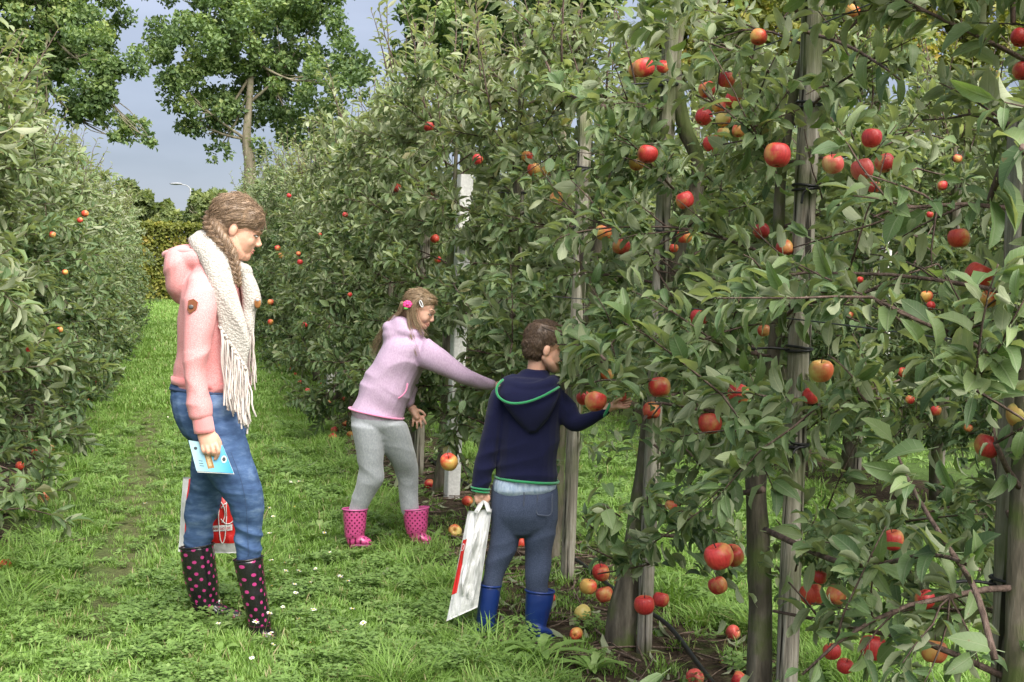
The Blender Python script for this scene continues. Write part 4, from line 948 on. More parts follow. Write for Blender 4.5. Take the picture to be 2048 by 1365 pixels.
idx = np.where(lng & (u < .40), rg.choice([3, 4], len(Pg)), idx)
edge = (rd < .70) & (rd > .4) & (u < .25); idx = np.where(edge, rg.choice([3, 4], len(Pg)), idx)
wd = (u > .82) & (yy < 12) & ~lng; idx = np.where(wd, rg.choice([5, 6, 5, 6, 7, 8], len(Pg)), idx)
idx = np.where(yy > 13, rg.choice([9, 10], len(Pg)), idx)
scl = rg.uniform(.75, 1.25, len(Pg)) * np.where(wear > .4, .6, 1) * np.where((idx == 3) | (idx == 4), rg.uniform(.6, 1.0, len(Pg)), 1) * np.where(yy > 20, 1.5, 1)
rot = np.stack([rg.normal(0, .12, len(Pg)), rg.normal(0, .12, len(Pg)), rg.uniform(0, 6.28, len(Pg))], 1)
for c, r in feet: keep &= np.hypot(Pg[:, 0] - c[0] - .03, Pg[:, 1] - c[1]) > r * 1.05
P3[:, 2] = gz(Pg[:, 0], Pg[:, 1])
scatter('grass', 'green grass with clover and weeds covering the path between the rows', P3[keep], rot[keep], scl[keep], idx[keep])
# the big dandelion rosettes at the bottom of the picture
def weed_plant(label, p, n, Lr, seed, rz=(.5, 1.15)):
    root = empty('dandelion_plant', (p[0], p[1], gz(p[0], p[1])), label, 'weed', 'dandelion plants')
    for V, Fs, t in rosette_arrays(seed, n, Lr, jag=.3, rise=rz, width=.15): link('leaf', mesh_np('leaf', V, Fs, tint=np.full(len(V), t)), MAT['weed'], root)
weed_plant('large jagged dandelion plant in front of the boy\'s boots', ground(1075, 1325), 13, (.14, .23), 3)
weed_plant('dandelion plant at the bottom edge left of the black pipe', ground(1185, 1350), 10, (.10, .17), 4)
weed_plant('broad dandelion plant behind the woman\'s boots', ground(455, 1165), 10, (.12, .18), 5, (.6, 1.2))
weed_plant('dandelion plant in the bottom grass below the woman', ground(590, 1345), 10, (.08, .14), 6)
weed_plant('dandelion plant at the bottom left of the path', ground(300, 1335), 9, (.08, .13), 7)
# daisies
MAT['petal'] = plain('daisy_petal', (.78, .77, .75), .6, .3, .05); MAT['daisyeye'] = plain('daisy_eye', (.72, .47, .03), .7, .3, .1)
def daisy_parts(seed):
    rng = np.random.default_rng(seed); a = Acc(); h = .085
    for i in range(15):
        az = i * 2 * math.pi / 15 + rng.normal() * .05; d = np.array([math.cos(az), math.sin(az), 0]); s = np.array([-d[1], d[0], 0]); z = rng.uniform(-.001, .003)
        a.add(np.array([d * .003, d * .008 + s * .0019 + (0, 0, z), d * .0118 + (0, 0, z), d * .008 - s * .0019 + (0, 0, z)]) + (0, 0, h), np.array([(0, 3, 1), (1, 3, 2)]))
    pm = mesh_np('petals', *a.get()); pm.materials.append(MAT['petal'])
    V, Fs = ellipsoid((0, 0, h + .001), ((.0038, 0, 0), (0, .0038, 0), (0, 0, .0022)), n=8); em = mesh_np('eye', V, Fs); em.materials.append(MAT['daisyeye'])
    sm = mesh_np('stem', *tube(np.array([(.006, .004, 0), (.003, .001, h * .5), (0, 0, h)]), .0009, n=4)); sm.materials.append(MAT['grass']); return pm, em, sm
DP = [daisy_parts(i) for i in range(2)]
rd_ = np.random.default_rng(19)
DAISY = [(528,1040),(545,1062),(596,1040),(538,1090),(575,1140),(590,1125),(532,1165),(560,1170),(628,1190),(640,1150),(690,1300),(502,1345),(560,1240),(600,1280),(430,1230),(442,1283),(535,1210),(585,1215),(700,1250),(670,1190),(560,1310),(620,1320),(520,1330),(545,1145),(570,985),(560,930),(600,990),(570,905),(350,715),(357,735),(360,650),(352,668),(350,630),(365,610),(640,1095),(655,1120),(700,1180),(735,1290),(495,1298),(528,1285),(295,1025),(330,840),(590,1165),(575,1195),(620,1265)]
for i, (x, y) in enumerate(DAISY):
    p = ground(x, y + 8); o = empty('daisy', (p[0], p[1], gz(p[0], p[1]) - .005), 'small white daisy in the grass around the woman', 'flower', 'daisies in the grass'); s = rd_.uniform(.85, 1.25) * (1.25 if y < 800 else 1); o.scale = (s, s, s * rd_.uniform(.8, 1.2))
    o.rotation_euler = (rd_.normal() * .15 + .2, rd_.normal() * .2, rd_.random() * 6)
    pm, em, sm = DP[i % 2]; link('petals', pm, None, o); link('eye', em, None, o); link('stem', sm, None, o)
# prunings and fallen leaves on the bare strip
def litter():
    rng = np.random.default_rng(31); a = Acc()
    for i in range(420):
        y = rng.uniform(3.2, 11) if i < 330 else rng.uniform(5, 20); x = (X1 if i < 330 else ROW0) + rng.normal() * .24 + (-.12 if i < 330 else .15); L = rng.uniform(.08, .55); az = rng.random() * 6.28
        d = np.array([math.cos(az), math.sin(az), 0]); c = np.array([x, y, 0]); C = np.array([c - d * L / 2, c + rng.normal(size=3) * .02, c + d * L / 2 + rng.normal(size=3) * .02]); C[:, 2] = gz(C[:, 0], C[:, 1]) + rng.uniform(.004, .03, 3)
        a.add(*tube(spline(C, 3), np.linspace(rng.uniform(.002, .008), .0015, 7), n=5))
    o = link('twigs', mesh_np('twigs', *a.get()), MAT['deadtwig']); setp(o, 'dead prunings scattered on the bare earth under the rows', kind='stuff')
    n = 900; P = np.stack([X1 + rng.normal(0, .33, n), rng.uniform(3.2, 14, n), np.full(n, .012)], 1); k = rng.random(n) < .3; P[k, 0] = ROW0 + rng.normal(0, .3, k.sum()); P[:, 2] += gz(P[:, 0], P[:, 1])
    D = unit(rng.normal(size=(n, 3)) * np.array([1, 1, .15])); N = unit(rng.normal(size=(n, 3)) * .35 + np.array([0, 0, 1.0]) * np.where(rng.random(n) < .5, 1, -1)[:, None])
    V, Fc, t = bake(dict(pos=P, rot=leaf_frames(D, N), scl=.08 * rng.uniform(.6, 1.1, n), var=rng.integers(0, 8, n), tint=np.where(rng.random(n) < .6, rng.uniform(.9, 1, n), rng.uniform(.3, .8, n))), LT_LOW)
    o = link('fallen_leaves', mesh_np('fallen_leaves', V, Fc, tint=t, uv=bake.uv), MAT['leaf']); setp(o, 'withered fallen leaves on the bare earth under the rows', kind='stuff')
litter()
pp = [ground(1440, 1400), ground(1395, 1335), ground(1350, 1280), ground(1318, 1255), ground(1250, 1210), ground(1150, 1130), ground(1080, 1085), ground(925, 965), ground(800, 880), ground(650, 775)]
pp = np.array(pp); pp[:, 2] = gz(pp[:, 0], pp[:, 1]) + np.array([.03, .03, .035, .04, .03, .03, .02, .02, .02, .02])
o = link('drip_pipe', mesh_np('drip_pipe', *tube(spline(pp, 6), .0095, n=10)), MAT['pipe']); setp(o, 'black plastic drip pipe lying along the foot of the right row', 'pipe')

# ------------------------------------------------------------------ people
def cloth_mat(name, c, rough=.9, fuzz=.35, weave=900, var=.08, bump=.25, big=.06):
    k = M(name, rough, .15); a = k.noise(weave, 2); b = k.noise(9, 4)
    col_ = k.ramp(a, [(.3, tuple(x * (1 - var) for x in c)), (.7, tuple(min(1, x * (1 + var)) for x in c))])
    col_ = k.mix(k.ramp(b, [(.3, 0.0), (.75, big * 2)]), col_, tuple(x * .7 for x in c))
    k.color(col_); k.bump(a, bump, .003); k.b.inputs['Sheen Weight'].default_value = fuzz; k.b.inputs['Sheen Roughness'].default_value = .6; return k.m
def skin_mat(name, c):
    k = M(name, .48, .4); a = k.noise(35, 4); b = k.noise(260, 2)
    k.color(k.ramp(a, [(.3, (c[0] * .93, c[1] * .84, c[2] * .82)), (.7, c)])); k.bump(b, .08, .002)
    k.b.inputs['Subsurface Weight'].default_value = .12; k.b.inputs['Subsurface Radius'].default_value = (.01, .004, .002); k.b.inputs['Subsurface Scale'].default_value = 1.0; return k.m
def hair_mat(name, dark, mid, lite):
    k = M(name, .42, .45); v = k.attr(); n_ = k.noise(60, 3)
    k.color(k.mix(.35, k.ramp(v, [(0, dark), (.5, mid), (1, lite)]), k.ramp(n_, [(.3, dark), (.7, lite)]))); return k.m
def dots_boot(name, base, dot, scale, thr, rough, rnd=.35):
    k = M(name, rough, .5); uv = k.n('ShaderNodeTexCoord').outputs['UV']; rt = k.n('ShaderNodeMapping'); rt.inputs['Rotation'].default_value = (0, 0, .72); k.l(uv, rt.inputs[0]); uv = rt.outputs[0]; d = k.vor(scale, rnd, src=uv, dims='2D'); m_ = k.ramp(d, [(thr - .02, 1.0), (thr + .02, 0.0)])
    k.color(k.mix(m_, base, dot)); k.bump(k.noise(14, 3), .25, .012); k.b.inputs['Coat Weight'].default_value = .5; k.b.inputs['Coat Roughness'].default_value = .12; return k.m
class Fig:
    def __init__(s, D): s.D = D; s.k = D / F
    def p(s, x, y, w=0): return at(x, y, s.D - w)
    def rings(s, rows, n=20, p=2.2, dome=.5):       # rows: xl, yl, xr, yr, w, half depth (m)
        C, U, W = [], [], []
        for xl, yl, xr, yr, w_, hd in spline(np.array(rows, float), 3) if len(rows) > 2 else np.array(rows, float):
            a, b = s.p(xl, yl, w_), s.p(xr, yr, w_); C.append((a + b) / 2); U.append((b - a) / 2); W.append(-FWD * hd)
        return loft(C, U, W, n=n, p=p, dome=dome)
    def limb(s, rows, n=14, flat=1.0, k=4, dome=.7):  # rows: x, y, w, radius px
        Q = spline(np.array(rows, float), k); C = np.array([s.p(*q[:3]) for q in Q]); return tube(C, Q[:, 3] * s.k, n=n, flat=flat, dome=dome)
    def ball(s, x, y, w_, r, sc=(1, 1, 1)):
        r = r * s.k; return ellipsoid(s.p(x, y, w_), (RIGHT * r * sc[0], FWD * r * sc[2], UP * r * sc[1]))
def wrinkle(co, nm, amp, fx, seed, ang=0.0):
    """folds running across: fx = frequencies along RIGHT, UP, FWD"""
    q = np.stack([co @ RIGHT, co @ UP, co @ FWD], 1); c_, s_ = math.cos(ang), math.sin(ang)
    q = np.stack([q[:, 0] * c_ + q[:, 1] * s_, -q[:, 0] * s_ + q[:, 1] * c_, q[:, 2]], 1)
    wv = q + .05 * np.stack([vnoise(q * 5, seed + 5), vnoise(q * 5, seed + 6), vnoise(q * 5, seed + 7)], 1)
    f = 1 - np.abs(vnoise(wv * np.array(fx), seed)) * 2
    return co + nm * ((f - .45) * amp)[:, None]
def shrink(co, nm, keep, amt=.02):
    m_ = np.ones(len(co))
    for c, r in keep: m_ = np.minimum(m_, np.clip((np.linalg.norm(co - c, axis=1) - r) / .03, 0, 1))
    return co - nm * (amt * m_)[:, None]
def head_parts(O, fx, up, s=1.0, child=False):
    """O: centre of the skull, fx: facing direction, s: scale (1 = adult). Returns closed pieces and a mapping function."""
    fx = unit(fx); up = unit(np.asarray(up) - fx * (np.asarray(up) @ fx)); ly = np.cross(up, fx)
    def W(x, y, z): return O + s * (fx * x + ly * y + up * z)
    def el(c, r): return ellipsoid(W(*c), (fx * r[0] * s, ly * r[1] * s, up * r[2] * s), n=20)
    def tb(P, r): return tube(spline(np.array([W(*q) for q in P]), 4) if len(P) > 2 else np.array([W(*q) for q in P]), np.interp(np.linspace(0, 1, len(P) if len(P) == 2 else (len(P) - 1) * 4 + 1), np.linspace(0, 1, len(r)), r) * s, n=12)
    ch = .012 if child else 0
    P = [el((-.012, 0, .040), (.094, .076, .084)), el((.028, 0, -.022 + ch), (.062, .063, .085 - ch)), el((.058, 0, -.082 + ch), (.030, .030, .025)),
         tb([(-.012, .056, -.035), (.02, .048, -.068 + ch), (.05, .022, -.088 + ch)], [.018, .02, .02]), tb([(-.012, -.056, -.035), (.02, -.048, -.068 + ch), (.05, -.022, -.088 + ch)], [.018, .02, .02]),
         tb([(.082, 0, .014), (.094, 0, -.008), (.104 - ch * .4, 0, -.024)], [.0075, .0085, .0105]), el((.096 - ch * .4, 0, -.028), (.012, .0145, .0085)),
         tb([(.072, -.034, .026), (.084, 0, .024), (.072, .034, .026)], [.013, .014, .013]), el((.050, .032, -.026), (.030, .026, .030)), el((.050, -.032, -.026), (.030, .026, .030)),
         el((.080, 0, -.053 + ch * .5), (.012, .022, .0075)), el((.079, 0, -.065 + ch * .6), (.012, .019, .0085)), el((.070, 0, -.088 + ch), (.018, .02, .016)),
         el((-.014, .073, -.008), (.016, .011, .026)), el((-.014, -.073, -.008), (.016, .011, .026))]
    return P, W, (fx, ly, up)
def face_details(parent, W, ax, s, browc, lipc, sides=(1, -1)):
    fx, ly, up = ax
    wm = plain('eye_white', (.72, .70, .68), .3); im = plain('iris', (.03, .025, .02), .2); bm = plain('brow', browc, .8); lm = plain('lip', lipc, .4)
    for sd in sides:
        e = part('eye', *ellipsoid(W(.0755, .031 * sd, .003), (fx * .010 * s, ly * .0115 * s, up * .0036 * s)), wm, parent)
        part('iris', *ellipsoid(W(.0828, .0315 * sd, .0028), (fx * .0033 * s, ly * .005 * s, up * .0034 * s)), im, e)
        part('eyelash', *tube(spline(np.array([W(.068, .047 * sd, .004), W(.080, .040 * sd, .0068), W(.086, .030 * sd, .0068), W(.085, .020 * sd, .004)]), 3), .0016 * s, n=5), im, e)
        part('eyebrow', *tube(spline(np.array([W(.066, .053 * sd, .026), W(.083, .040 * sd, .034), W(.0945, .018 * sd, .030)]), 3), .0022 * s, n=6), bm, parent)
    part('lips', *[(a.get()) for a in [_lips(W, ax, s)]][0], lm, parent)
def _lips(W, ax, s):
    a = Acc()
    a.add(*tube(spline(np.array([W(.073, .023, -.055), W(.0885, .010, -.0525), W(.0915, 0, -.0535), W(.0885, -.010, -.0525), W(.073, -.023, -.055)]), 4), .0034 * s, n=6))
    a.add(*tube(spline(np.array([W(.073, .021, -.058), W(.0875, .010, -.0630), W(.0900, 0, -.0640), W(.0875, -.010, -.0630), W(.073, -.021, -.058)]), 4), .0038 * s, n=6)); return a
def strands(paths, r, rng, n=4):
    a = Acc()
    for C in paths: a.add(*tube(C, np.linspace(1, .45, len(C)) * r * rng.uniform(.7, 1.3), n=n, dome=0), tint=float(np.clip(rng.normal(.5, .28), 0, 1)))
    return a
def fur(co, nm, W0, ok, n, flow, Lr, r, rng, lift=.0015):
    idx_ = rng.choice(np.nonzero(ok)[0], n); a = Acc()
    for i in idx_:
        nn = nm[i]; fl = flow(W0[i]); t = unit(fl - nn * (fl @ nn) + rng.normal(size=3) * .10); L = rng.uniform(*Lr)
        C = np.array([co[i] - nn * .001, co[i] + t * L * .5 + nn * lift, co[i] + t * L - nn * .001 * rng.random()]); a.add(*tube(C, np.array([1, .9, .3]) * r, n=3, dome=0), tint=float(np.clip(rng.normal(.5, .26), 0, 1)))
    return a
def on_skull(W, th, ph, r=1.0):   # direction on the skull: th azimuth (0 = face), ph elevation
    c = np.array([-.012, 0, .040]); d = np.array([math.cos(ph) * math.cos(th), math.cos(ph) * math.sin(th), math.sin(ph)]); q = c + d * np.array([.094, .076, .084]) * r; return W(*q)
def make_boot(fig, parent, shaft, foot, mat, rim_mat, sole_mat, r_uv, label=None):
    C, U, W = [], [], []
    for xl, yl, xr, yr, w_, hd in spline(np.array(shaft, float), 4):
        a, b = fig.p(xl, yl, w_), fig.p(xr, yr, w_); C.append((a + b) / 2); U.append((b - a) / 2); W.append(-FWD * hd)
    pcs = [loft(C, U, W, n=24, p=2.1, dome=0)]
    Q = spline(np.array(foot, float), 5); FC = np.array([fig.p(*q[:3]) for q in Q]); T = unit(FC[-1] - FC[0]); T[2] = 0; T = unit(T); S = np.cross([0, 0, 1.0], T)
    pcs.append(loft(FC, np.array([S * q[4] for q in Q]), np.array([np.array([0, 0, 1.0]) * q[3] * fig.k for q in Q]), n=20, p=2.3, dome=.8))
    me, co, nm = remesh(pcs, .006, 5)
    co = wrinkle(co, nm, .0018, (5, 16, 5), 3)
    ax = unit(C[0] - C[-1]); c0 = C[-1]; rel = co - c0; u_ = np.arctan2(rel @ S, rel @ T) * r_uv; h_ = rel[:, 2] - .25 * (rel @ T) * (rel[:, 2] < .03)
    foot_m = rel[:, 2] < .015; u_ = np.where(foot_m, (rel @ S), u_); h_ = np.where(foot_m, rel @ T * 1.0 + .37, h_)
    uv = np.stack([u_, h_], 1); l = me.uv_layers.new(name='UVMap'); li = np.empty(len(me.loops), np.int32); me.loops.foreach_get('vertex_index', li); l.data.foreach_set('uv', uv[li].astype(np.float32).ravel())
    b = finish(me, co, 'boot', mat, parent)
    if label: b['label'] = label
    th = np.linspace(0, 2 * math.pi, 33); P = C[0] + np.cos(th)[:, None] * U[0] + np.sin(th)[:, None] * W[0]; part('rim', *tube(P, .0045, n=6), rim_mat, b)
    P = FC + np.array([0, 0, -1.0]) * (Q[:, 3] * fig.k)[:, None] * .9; part('sole', *loft(P, np.array([S * q[4] * 1.05 for q in Q]), np.array([np.array([0, 0, .010])] * len(Q)), n=20, p=3, dome=.9), sole_mat, b)
    return b
def hem_band(fig, name, rows, mat, parent, r=.006, n=40):
    """closed band round a garment: rows = xl,yl,xr,yr,w,hd"""
    xl, yl, xr, yr, w_, hd = rows; a, b = fig.p(xl, yl, w_), fig.p(xr, yr, w_); c = (a + b) / 2; U = (b - a) / 2; th = np.linspace(0, 2 * math.pi, n)
    c_, s_ = np.cos(th), np.sin(th); c_ = np.sign(c_) * np.abs(c_) ** .91; s_ = np.sign(s_) * np.abs(s_) ** .91
    P = c + c_[:, None] * U - s_[:, None] * FWD * hd; return part(name, *tube(P, r, n=8), mat, parent)

# ---- the woman
def woman():
    f = Fig(5.0); rng = np.random.default_rng(60); org = np.array([*f.p(450, 1260)[:2], 0.0])
    skin = skin_mat('skin_woman', (.66, .385, .275)); rb = RIGHT * .93 + FWD * .25
    # head
    O = f.p(473, 461, 0); fx = unit(RIGHT * .90 - UP * .33 + FWD * .24); hp, W, ax = head_parts(O, fx, UP + RIGHT * .22, .98)
    body = hp + [f.limb([(470, 480, 0, 26), (455, 515, 0, 25), (435, 560, 0, 30)]),
        f.rings([(400, 545, 480, 545, 0, .15), (372, 620, 478, 620, 0, .15), (372, 700, 480, 700, 0, .13), (378, 790, 462, 790, 0, .11)]),
        f.limb([(412, 575, .17, 28), (398, 690, .20, 22), (398, 780, .20, 19), (408, 850, .20, 13), (413, 872, .20, 13)]),
        f.limb([(420, 575, -.17, 26), (420, 700, -.24, 21), (430, 800, -.28, 18), (436, 880, -.32, 14)]),
        f.limb([(432, 810, .07, 38), (462, 920, .07, 34), (492, 1030, .04, 26), (500, 1120, 0, 22), (512, 1230, -.02, 17), (530, 1262, -.02, 15)]),
        f.limb([(415, 800, -.08, 44), (412, 920, -.13, 36), (402, 1030, -.20, 26), (400, 1110, -.24, 22), (412, 1200, -.26, 17), (440, 1228, -.26, 14)]),
        # right hand holding the booklet
        f.rings([(394, 862, 428, 858, .205, .020), (395, 874, 433, 870, .208, .020), (399, 888, 437, 884, .212, .019), (402, 899, 437, 894, .214, .016)], dome=.4),
        f.limb([(405, 893, .222, 4.4), (407, 903, .224, 4.0), (411, 907, .208, 3.6)], n=8), f.limb([(414.5, 894, .226, 4.5), (416, 905, .228, 4.1), (419, 910, .208, 3.7)], n=8),
        f.limb([(424, 893, .226, 4.5), (426, 905, .228, 4.1), (427, 910, .208, 3.7)], n=8), f.limb([(433, 890, .224, 4.5), (437, 903, .228, 4.2), (434, 914, .214, 3.8), (430, 919, .210, 3.4)], n=8),
        f.limb([(430, 872, .205, 6.5), (438, 886, .200, 6), (440, 898, .198, 5.2), (438, 906, .198, 4.5)], n=8),
        # left hand closed round the bag handles
        f.limb([(436, 880, -.32, 14), (440, 905, -.33, 17)], flat=.6)] + [f.limb([(430 + 6 * i, 905, -.33, 5.5), (431 + 6 * i, 918, -.325, 5), (433 + 6 * i, 922, -.345, 4.5)], n=8) for i in range(4)] + [f.limb([(447, 893, -.32, 6), (452, 908, -.315, 5.2), (446, 916, -.33, 4.6)], n=8)]
    me, co, nm = remesh(body, .0034, 3, dec=.3); co = shrink(co, nm, [(O, .135), (f.p(415, 890, .21), .075), (f.p(440, 910, -.33), .07)], .026)
    P = finish(me, co, 'person', skin, None, org)
    setp(P, 'young woman in pink hoodie, white knitted scarf and dotted boots looking at the children', 'person')
    face_details(P, W, ax, .98, (.14, .085, .05), (.52, .20, .17))
    # jeans
    jm = M('denim', .85, .2); a = jm.noise(500, 2); b = jm.noise(5, 4); c = jm.noise(26, 4, st=(.6, .6, 1.6))
    jc = jm.ramp(jm.mix(.5, b, c), [(.36, (.026, .052, .125)), (.52, (.068, .125, .255)), (.68, (.19, .28, .44))]); jm.color(jm.mix(jm.ramp(a, [(.35, .25), (.65, 0.0)]), jc, (.05, .08, .17))); jm.bump(c, .35, .008); jm = jm.m
    pcs = [f.rings([(343, 768, 492, 780, 0, .150), (344, 800, 494, 806, 0, .165), (352, 835, 490, 838, 0, .168), (368, 868, 492, 868, 0, .15)], p=2.3),
        f.rings([(372, 850, 485, 852, .07, .095), (392, 900, 502, 905, .075, .095), (420, 960, 519, 955, .07, .088), (452, 1005, 529, 1000, .05, .076), (466, 1035, 530, 1030, .04, .066), (467, 1065, 527, 1062, .02, .06), (470, 1100, 524, 1098, .01, .055), (473, 1128, 521, 1124, 0, .048)]),
        f.rings([(362, 850, 450, 855, -.08, .10), (382, 900, 452, 905, -.10, .09), (380, 955, 448, 960, -.14, .082), (372, 1005, 440, 1010, -.18, .07), (368, 1040, 431, 1045, -.20, .064), (366, 1070, 428, 1074, -.22, .06), (368, 1108, 424, 1106, -.235, .05)])]
    me, co, nm = remesh(pcs, .0055, 4)
    yy = project(co)[1]; kn = np.clip((yy - 930) / 80, 0, 1) * np.clip((1135 - yy) / 40, 0, 1)
    co = wrinkle(co, nm, .0035, (7, 18, 6), 1, .45); q = wrinkle(co, nm, .0060, (7, 24, 7), 2, -.38); co = co + (q - co) * kn[:, None]
    co = co - nm * .003; J = finish(me, co, 'jeans', jm, P)
    th = plain('denim_dark', (.035, .06, .13), .8); st = plain('denim_thread', (.30, .36, .46), .8)
    hem_band(f, 'waistband', (345, 776, 490, 789, 0, .150), th, J, .007)
    part('seam', *tube(spline(np.array([f.p(462, 905, .165), f.p(482, 960, .158), f.p(492, 1010, .128), f.p(495, 1060, .085), f.p(497, 1112, .062)]), 5), .0009, n=5), th, J)
    part('pocket', *tube(spline(np.array([f.p(353, 812, .10), f.p(372, 822, .152), f.p(388, 826, .168)]), 4), .0022, n=5), st, J)
    # hoodie
    hm = M('pink_hoodie', .92, .12); vo = hm.vor(300, .8); n0 = hm.noise(8, 3)
    hc = hm.mix(hm.ramp(vo, [(.34, 0.0), (.46, 1.0)]), (.72, .41, .40), (.66, .27, .27)); hm.color(hm.mix(hm.ramp(n0, [(.35, 0.0), (.8, .22)]), hc, (.56, .19, .20))); hm.bump(hm.noise(300, 2), .08, .002); hm.b.inputs['Sheen Weight'].default_value = .08; hm = hm.m
    pk = cloth_mat('pink_rib', (.78, .26, .26), weave=300)
    pcs = [f.rings([(408, 515, 470, 520, 0, .085), (388, 545, 480, 548, 0, .16), (372, 585, 486, 590, 0, .195), (360, 640, 490, 640, 0, .175), (360, 690, 492, 690, 0, .155), (354, 735, 496, 735, 0, .155), (347, 762, 497, 772, 0, .160), (346, 768, 494, 784, 0, .155)], p=2.3),
        f.rings([(377, 560, 432, 552, .13, .06), (369, 600, 436, 606, .175, .066), (366, 650, 430, 648, .195, .062), (366, 695, 420, 690, .205, .056), (369, 745, 414, 742, .21, .052), (373, 795, 418, 790, .21, .05), (378, 835, 424, 830, .205, .047)]),
        f.rings([(385, 560, 450, 556, -.13, .06), (390, 640, 450, 640, -.20, .06), (395, 720, 446, 720, -.25, .055), (405, 800, 450, 800, -.29, .05), (415, 860, 456, 858, -.31, .045)]),
        # hood lying on the back
        f.limb([(400, 520, .10, 20), (362, 522, .07, 24), (352, 530, 0, 26), (362, 522, -.07, 24), (400, 520, -.10, 20)]),
        f.rings([(330, 512, 408, 506, 0, .115), (329, 530, 412, 528, 0, .135), (334, 555, 405, 560, 0, .13), (336, 580, 395, 590, 0, .11), (347, 597, 385, 606, 0, .075)])]
    me, co, nm = remesh(pcs, .0055, 5)
    x_, yy, d_ = project(co); co = wrinkle(co, nm, .0055, (6, 10, 7), 4, .5)
    slv = np.clip((yy - 690) / 60, 0, 1) * (x_ < 428); q = wrinkle(co, nm, .006, (5, 15, 6), 5, .3); co = co + (q - co) * slv[:, None]
    H = finish(me, co, 'hoodie', hm, P)
    part('cuff', *f.rings([(383, 832, 423, 828, .205, .042), (386, 846, 426, 843, .205, .040), (389, 868, 430, 864, .205, .036)], dome=.1), pk, H)
    part('hem', *f.rings([(346, 752, 498, 768, 0, .161), (346, 766, 496, 783, 0, .157)], n=40, p=2.3, dome=.08), pk, H)
    part('hood_edge', *f.limb([(409, 508, .105, 7), (372, 504, .105, 7), (340, 507, .06, 7.5), (331, 510, 0, 7.5), (340, 507, -.06, 7)], flat=1.0), pk, H)
    # leather badge on the sleeve
    lm = cloth_mat('brown_leather', (.20, .075, .035), .5, 0, 120)
    bp = [(377, 601), (387, 598), (396, 605), (393, 619), (379, 628), (374, 619)]; a = Acc(); fr = np.array([f.p(x, y, .252) for x, y in bp]); bk = np.array([f.p(x, y, .235) for x, y in bp]); n = len(bp); j = np.arange(n)
    a.add(np.concatenate([fr, bk, [fr.mean(0)]]), [np.stack([j, (j + 1) % n, n + (j + 1) % n, n + j], 1), np.stack([np.full(n, 2 * n), (j + 1) % n, j], 1)]); bd = part('badge', *a.get(), lm, H, smooth=False)
    part('badge_emblem', *f.ball(382, 614, .254, 4.5, (1.1, .9, .25)), plain('pewter', (.09, .085, .08), .35), bd)
    # scarf
    sm = M('cream_knit', .95, .1); sv = sm.vor(125, .9); sn = sm.noise(10, 3); sc_ = sm.mix(sm.ramp(sv, [(.25, 0.0), (.62, .75)]), (.52, .49, .445), (.34, .315, .28)); sm.color(sm.mix(sm.ramp(sn, [(.3, 0.0), (.8, .2)]), sc_, (.50, .46, .42))); sm.bump(sm.math('MULTIPLY', sv, -1.0), .45, .008); sm.b.inputs['Sheen Weight'].default_value = .1; sm = sm.m
    pcs = [f.limb([(404, 480, .02, 20), (424, 500, .10, 24), (455, 530, .11, 22), (478, 545, .06, 20), (486, 545, -.02, 18), (462, 530, -.11, 20), (424, 495, -.11, 22), (402, 478, -.03, 20)]),
        f.rings([(378, 482, 408, 462, .0, .07), (384, 498, 432, 472, .05, .07), (398, 520, 452, 492, .10, .055), (409, 545, 464, 520, .145, .035), (418, 572, 470, 552, .165, .026), (427, 605, 480, 590, .170, .022), (434, 635, 490, 625, .168, .02), (438, 655, 496, 655, .165, .018), (456, 690, 500, 685, .16, .016), (476, 718, 497, 712, .158, .014), (487, 738, 494, 736, .155, .010)], p=2.6, dome=.2),
        f.rings([(470, 520, 492, 535, .03, .05), (474, 545, 509, 560, .04, .045), (480, 570, 519, 590, .045, .04), (484, 595, 520, 610, .05, .035), (486, 618, 510, 622, .05, .03), (488, 640, 508, 645, .06, .022), (490, 672, 506, 672, .06, .016)], p=2.4, dome=.3)]
    me, co, nm = remesh(pcs, .005, 4); co = wrinkle(co, nm, .0065, (11, 2.6, 5), 8, .45); S = finish(me, co, 'scarf', sm, P)
    fm = cloth_mat('fringe_yarn', (.50, .44, .40), weave=200); a = Acc(); a2 = Acc()
    for i in range(46):
        t = i / 45; x0 = 440 + 54 * t; y0 = 652 + 86 * t; x1 = x0 + 8 + rng.normal() * 4 + 6 * (1 - t); y1 = 800 + 48 * min(1, t * 1.5) + rng.normal() * 9; w0 = .168 + rng.uniform(-.012, .014)
        C = [f.p(x0, y0, w0 - .008)]; ph = rng.random() * 6
        for k in range(1, 9): s_ = k / 8; C.append(f.p(x0 + (x1 - x0) * s_ + 2.2 * math.sin(ph + s_ * 11), y0 + (y1 - y0) * s_, w0 + .012 * math.sin(ph + s_ * 7) + .03 * s_))
        a.add(*tube(np.array(C), .0034, n=6))
        if i % 2 == 0: a2.add(*f.ball(x0 - 1, y0 + 1, w0 + .008, 3.4))
    for i in range(18):
        t = i / 17; x0 = 488 + 18 * t; y0 = 662 + 8 * math.sin(t * 3); x1 = x0 + 4 + rng.normal() * 2; y1 = 760 + rng.normal() * 8; w0 = .06 + rng.uniform(-.012, .012); C = [f.p(x0, y0 - 6, w0)]; ph = rng.random() * 6
        for k in range(1, 8): s_ = k / 7; C.append(f.p(x0 + (x1 - x0) * s_ + 1.8 * math.sin(ph + s_ * 10), y0 + (y1 - y0) * s_, w0 + .01 * math.sin(ph + s_ * 6)))
        a.add(*tube(np.array(C), .0034, n=6))
    part('fringe', *a.get(), fm, S); part('knots', *a2.get(), fm, S)
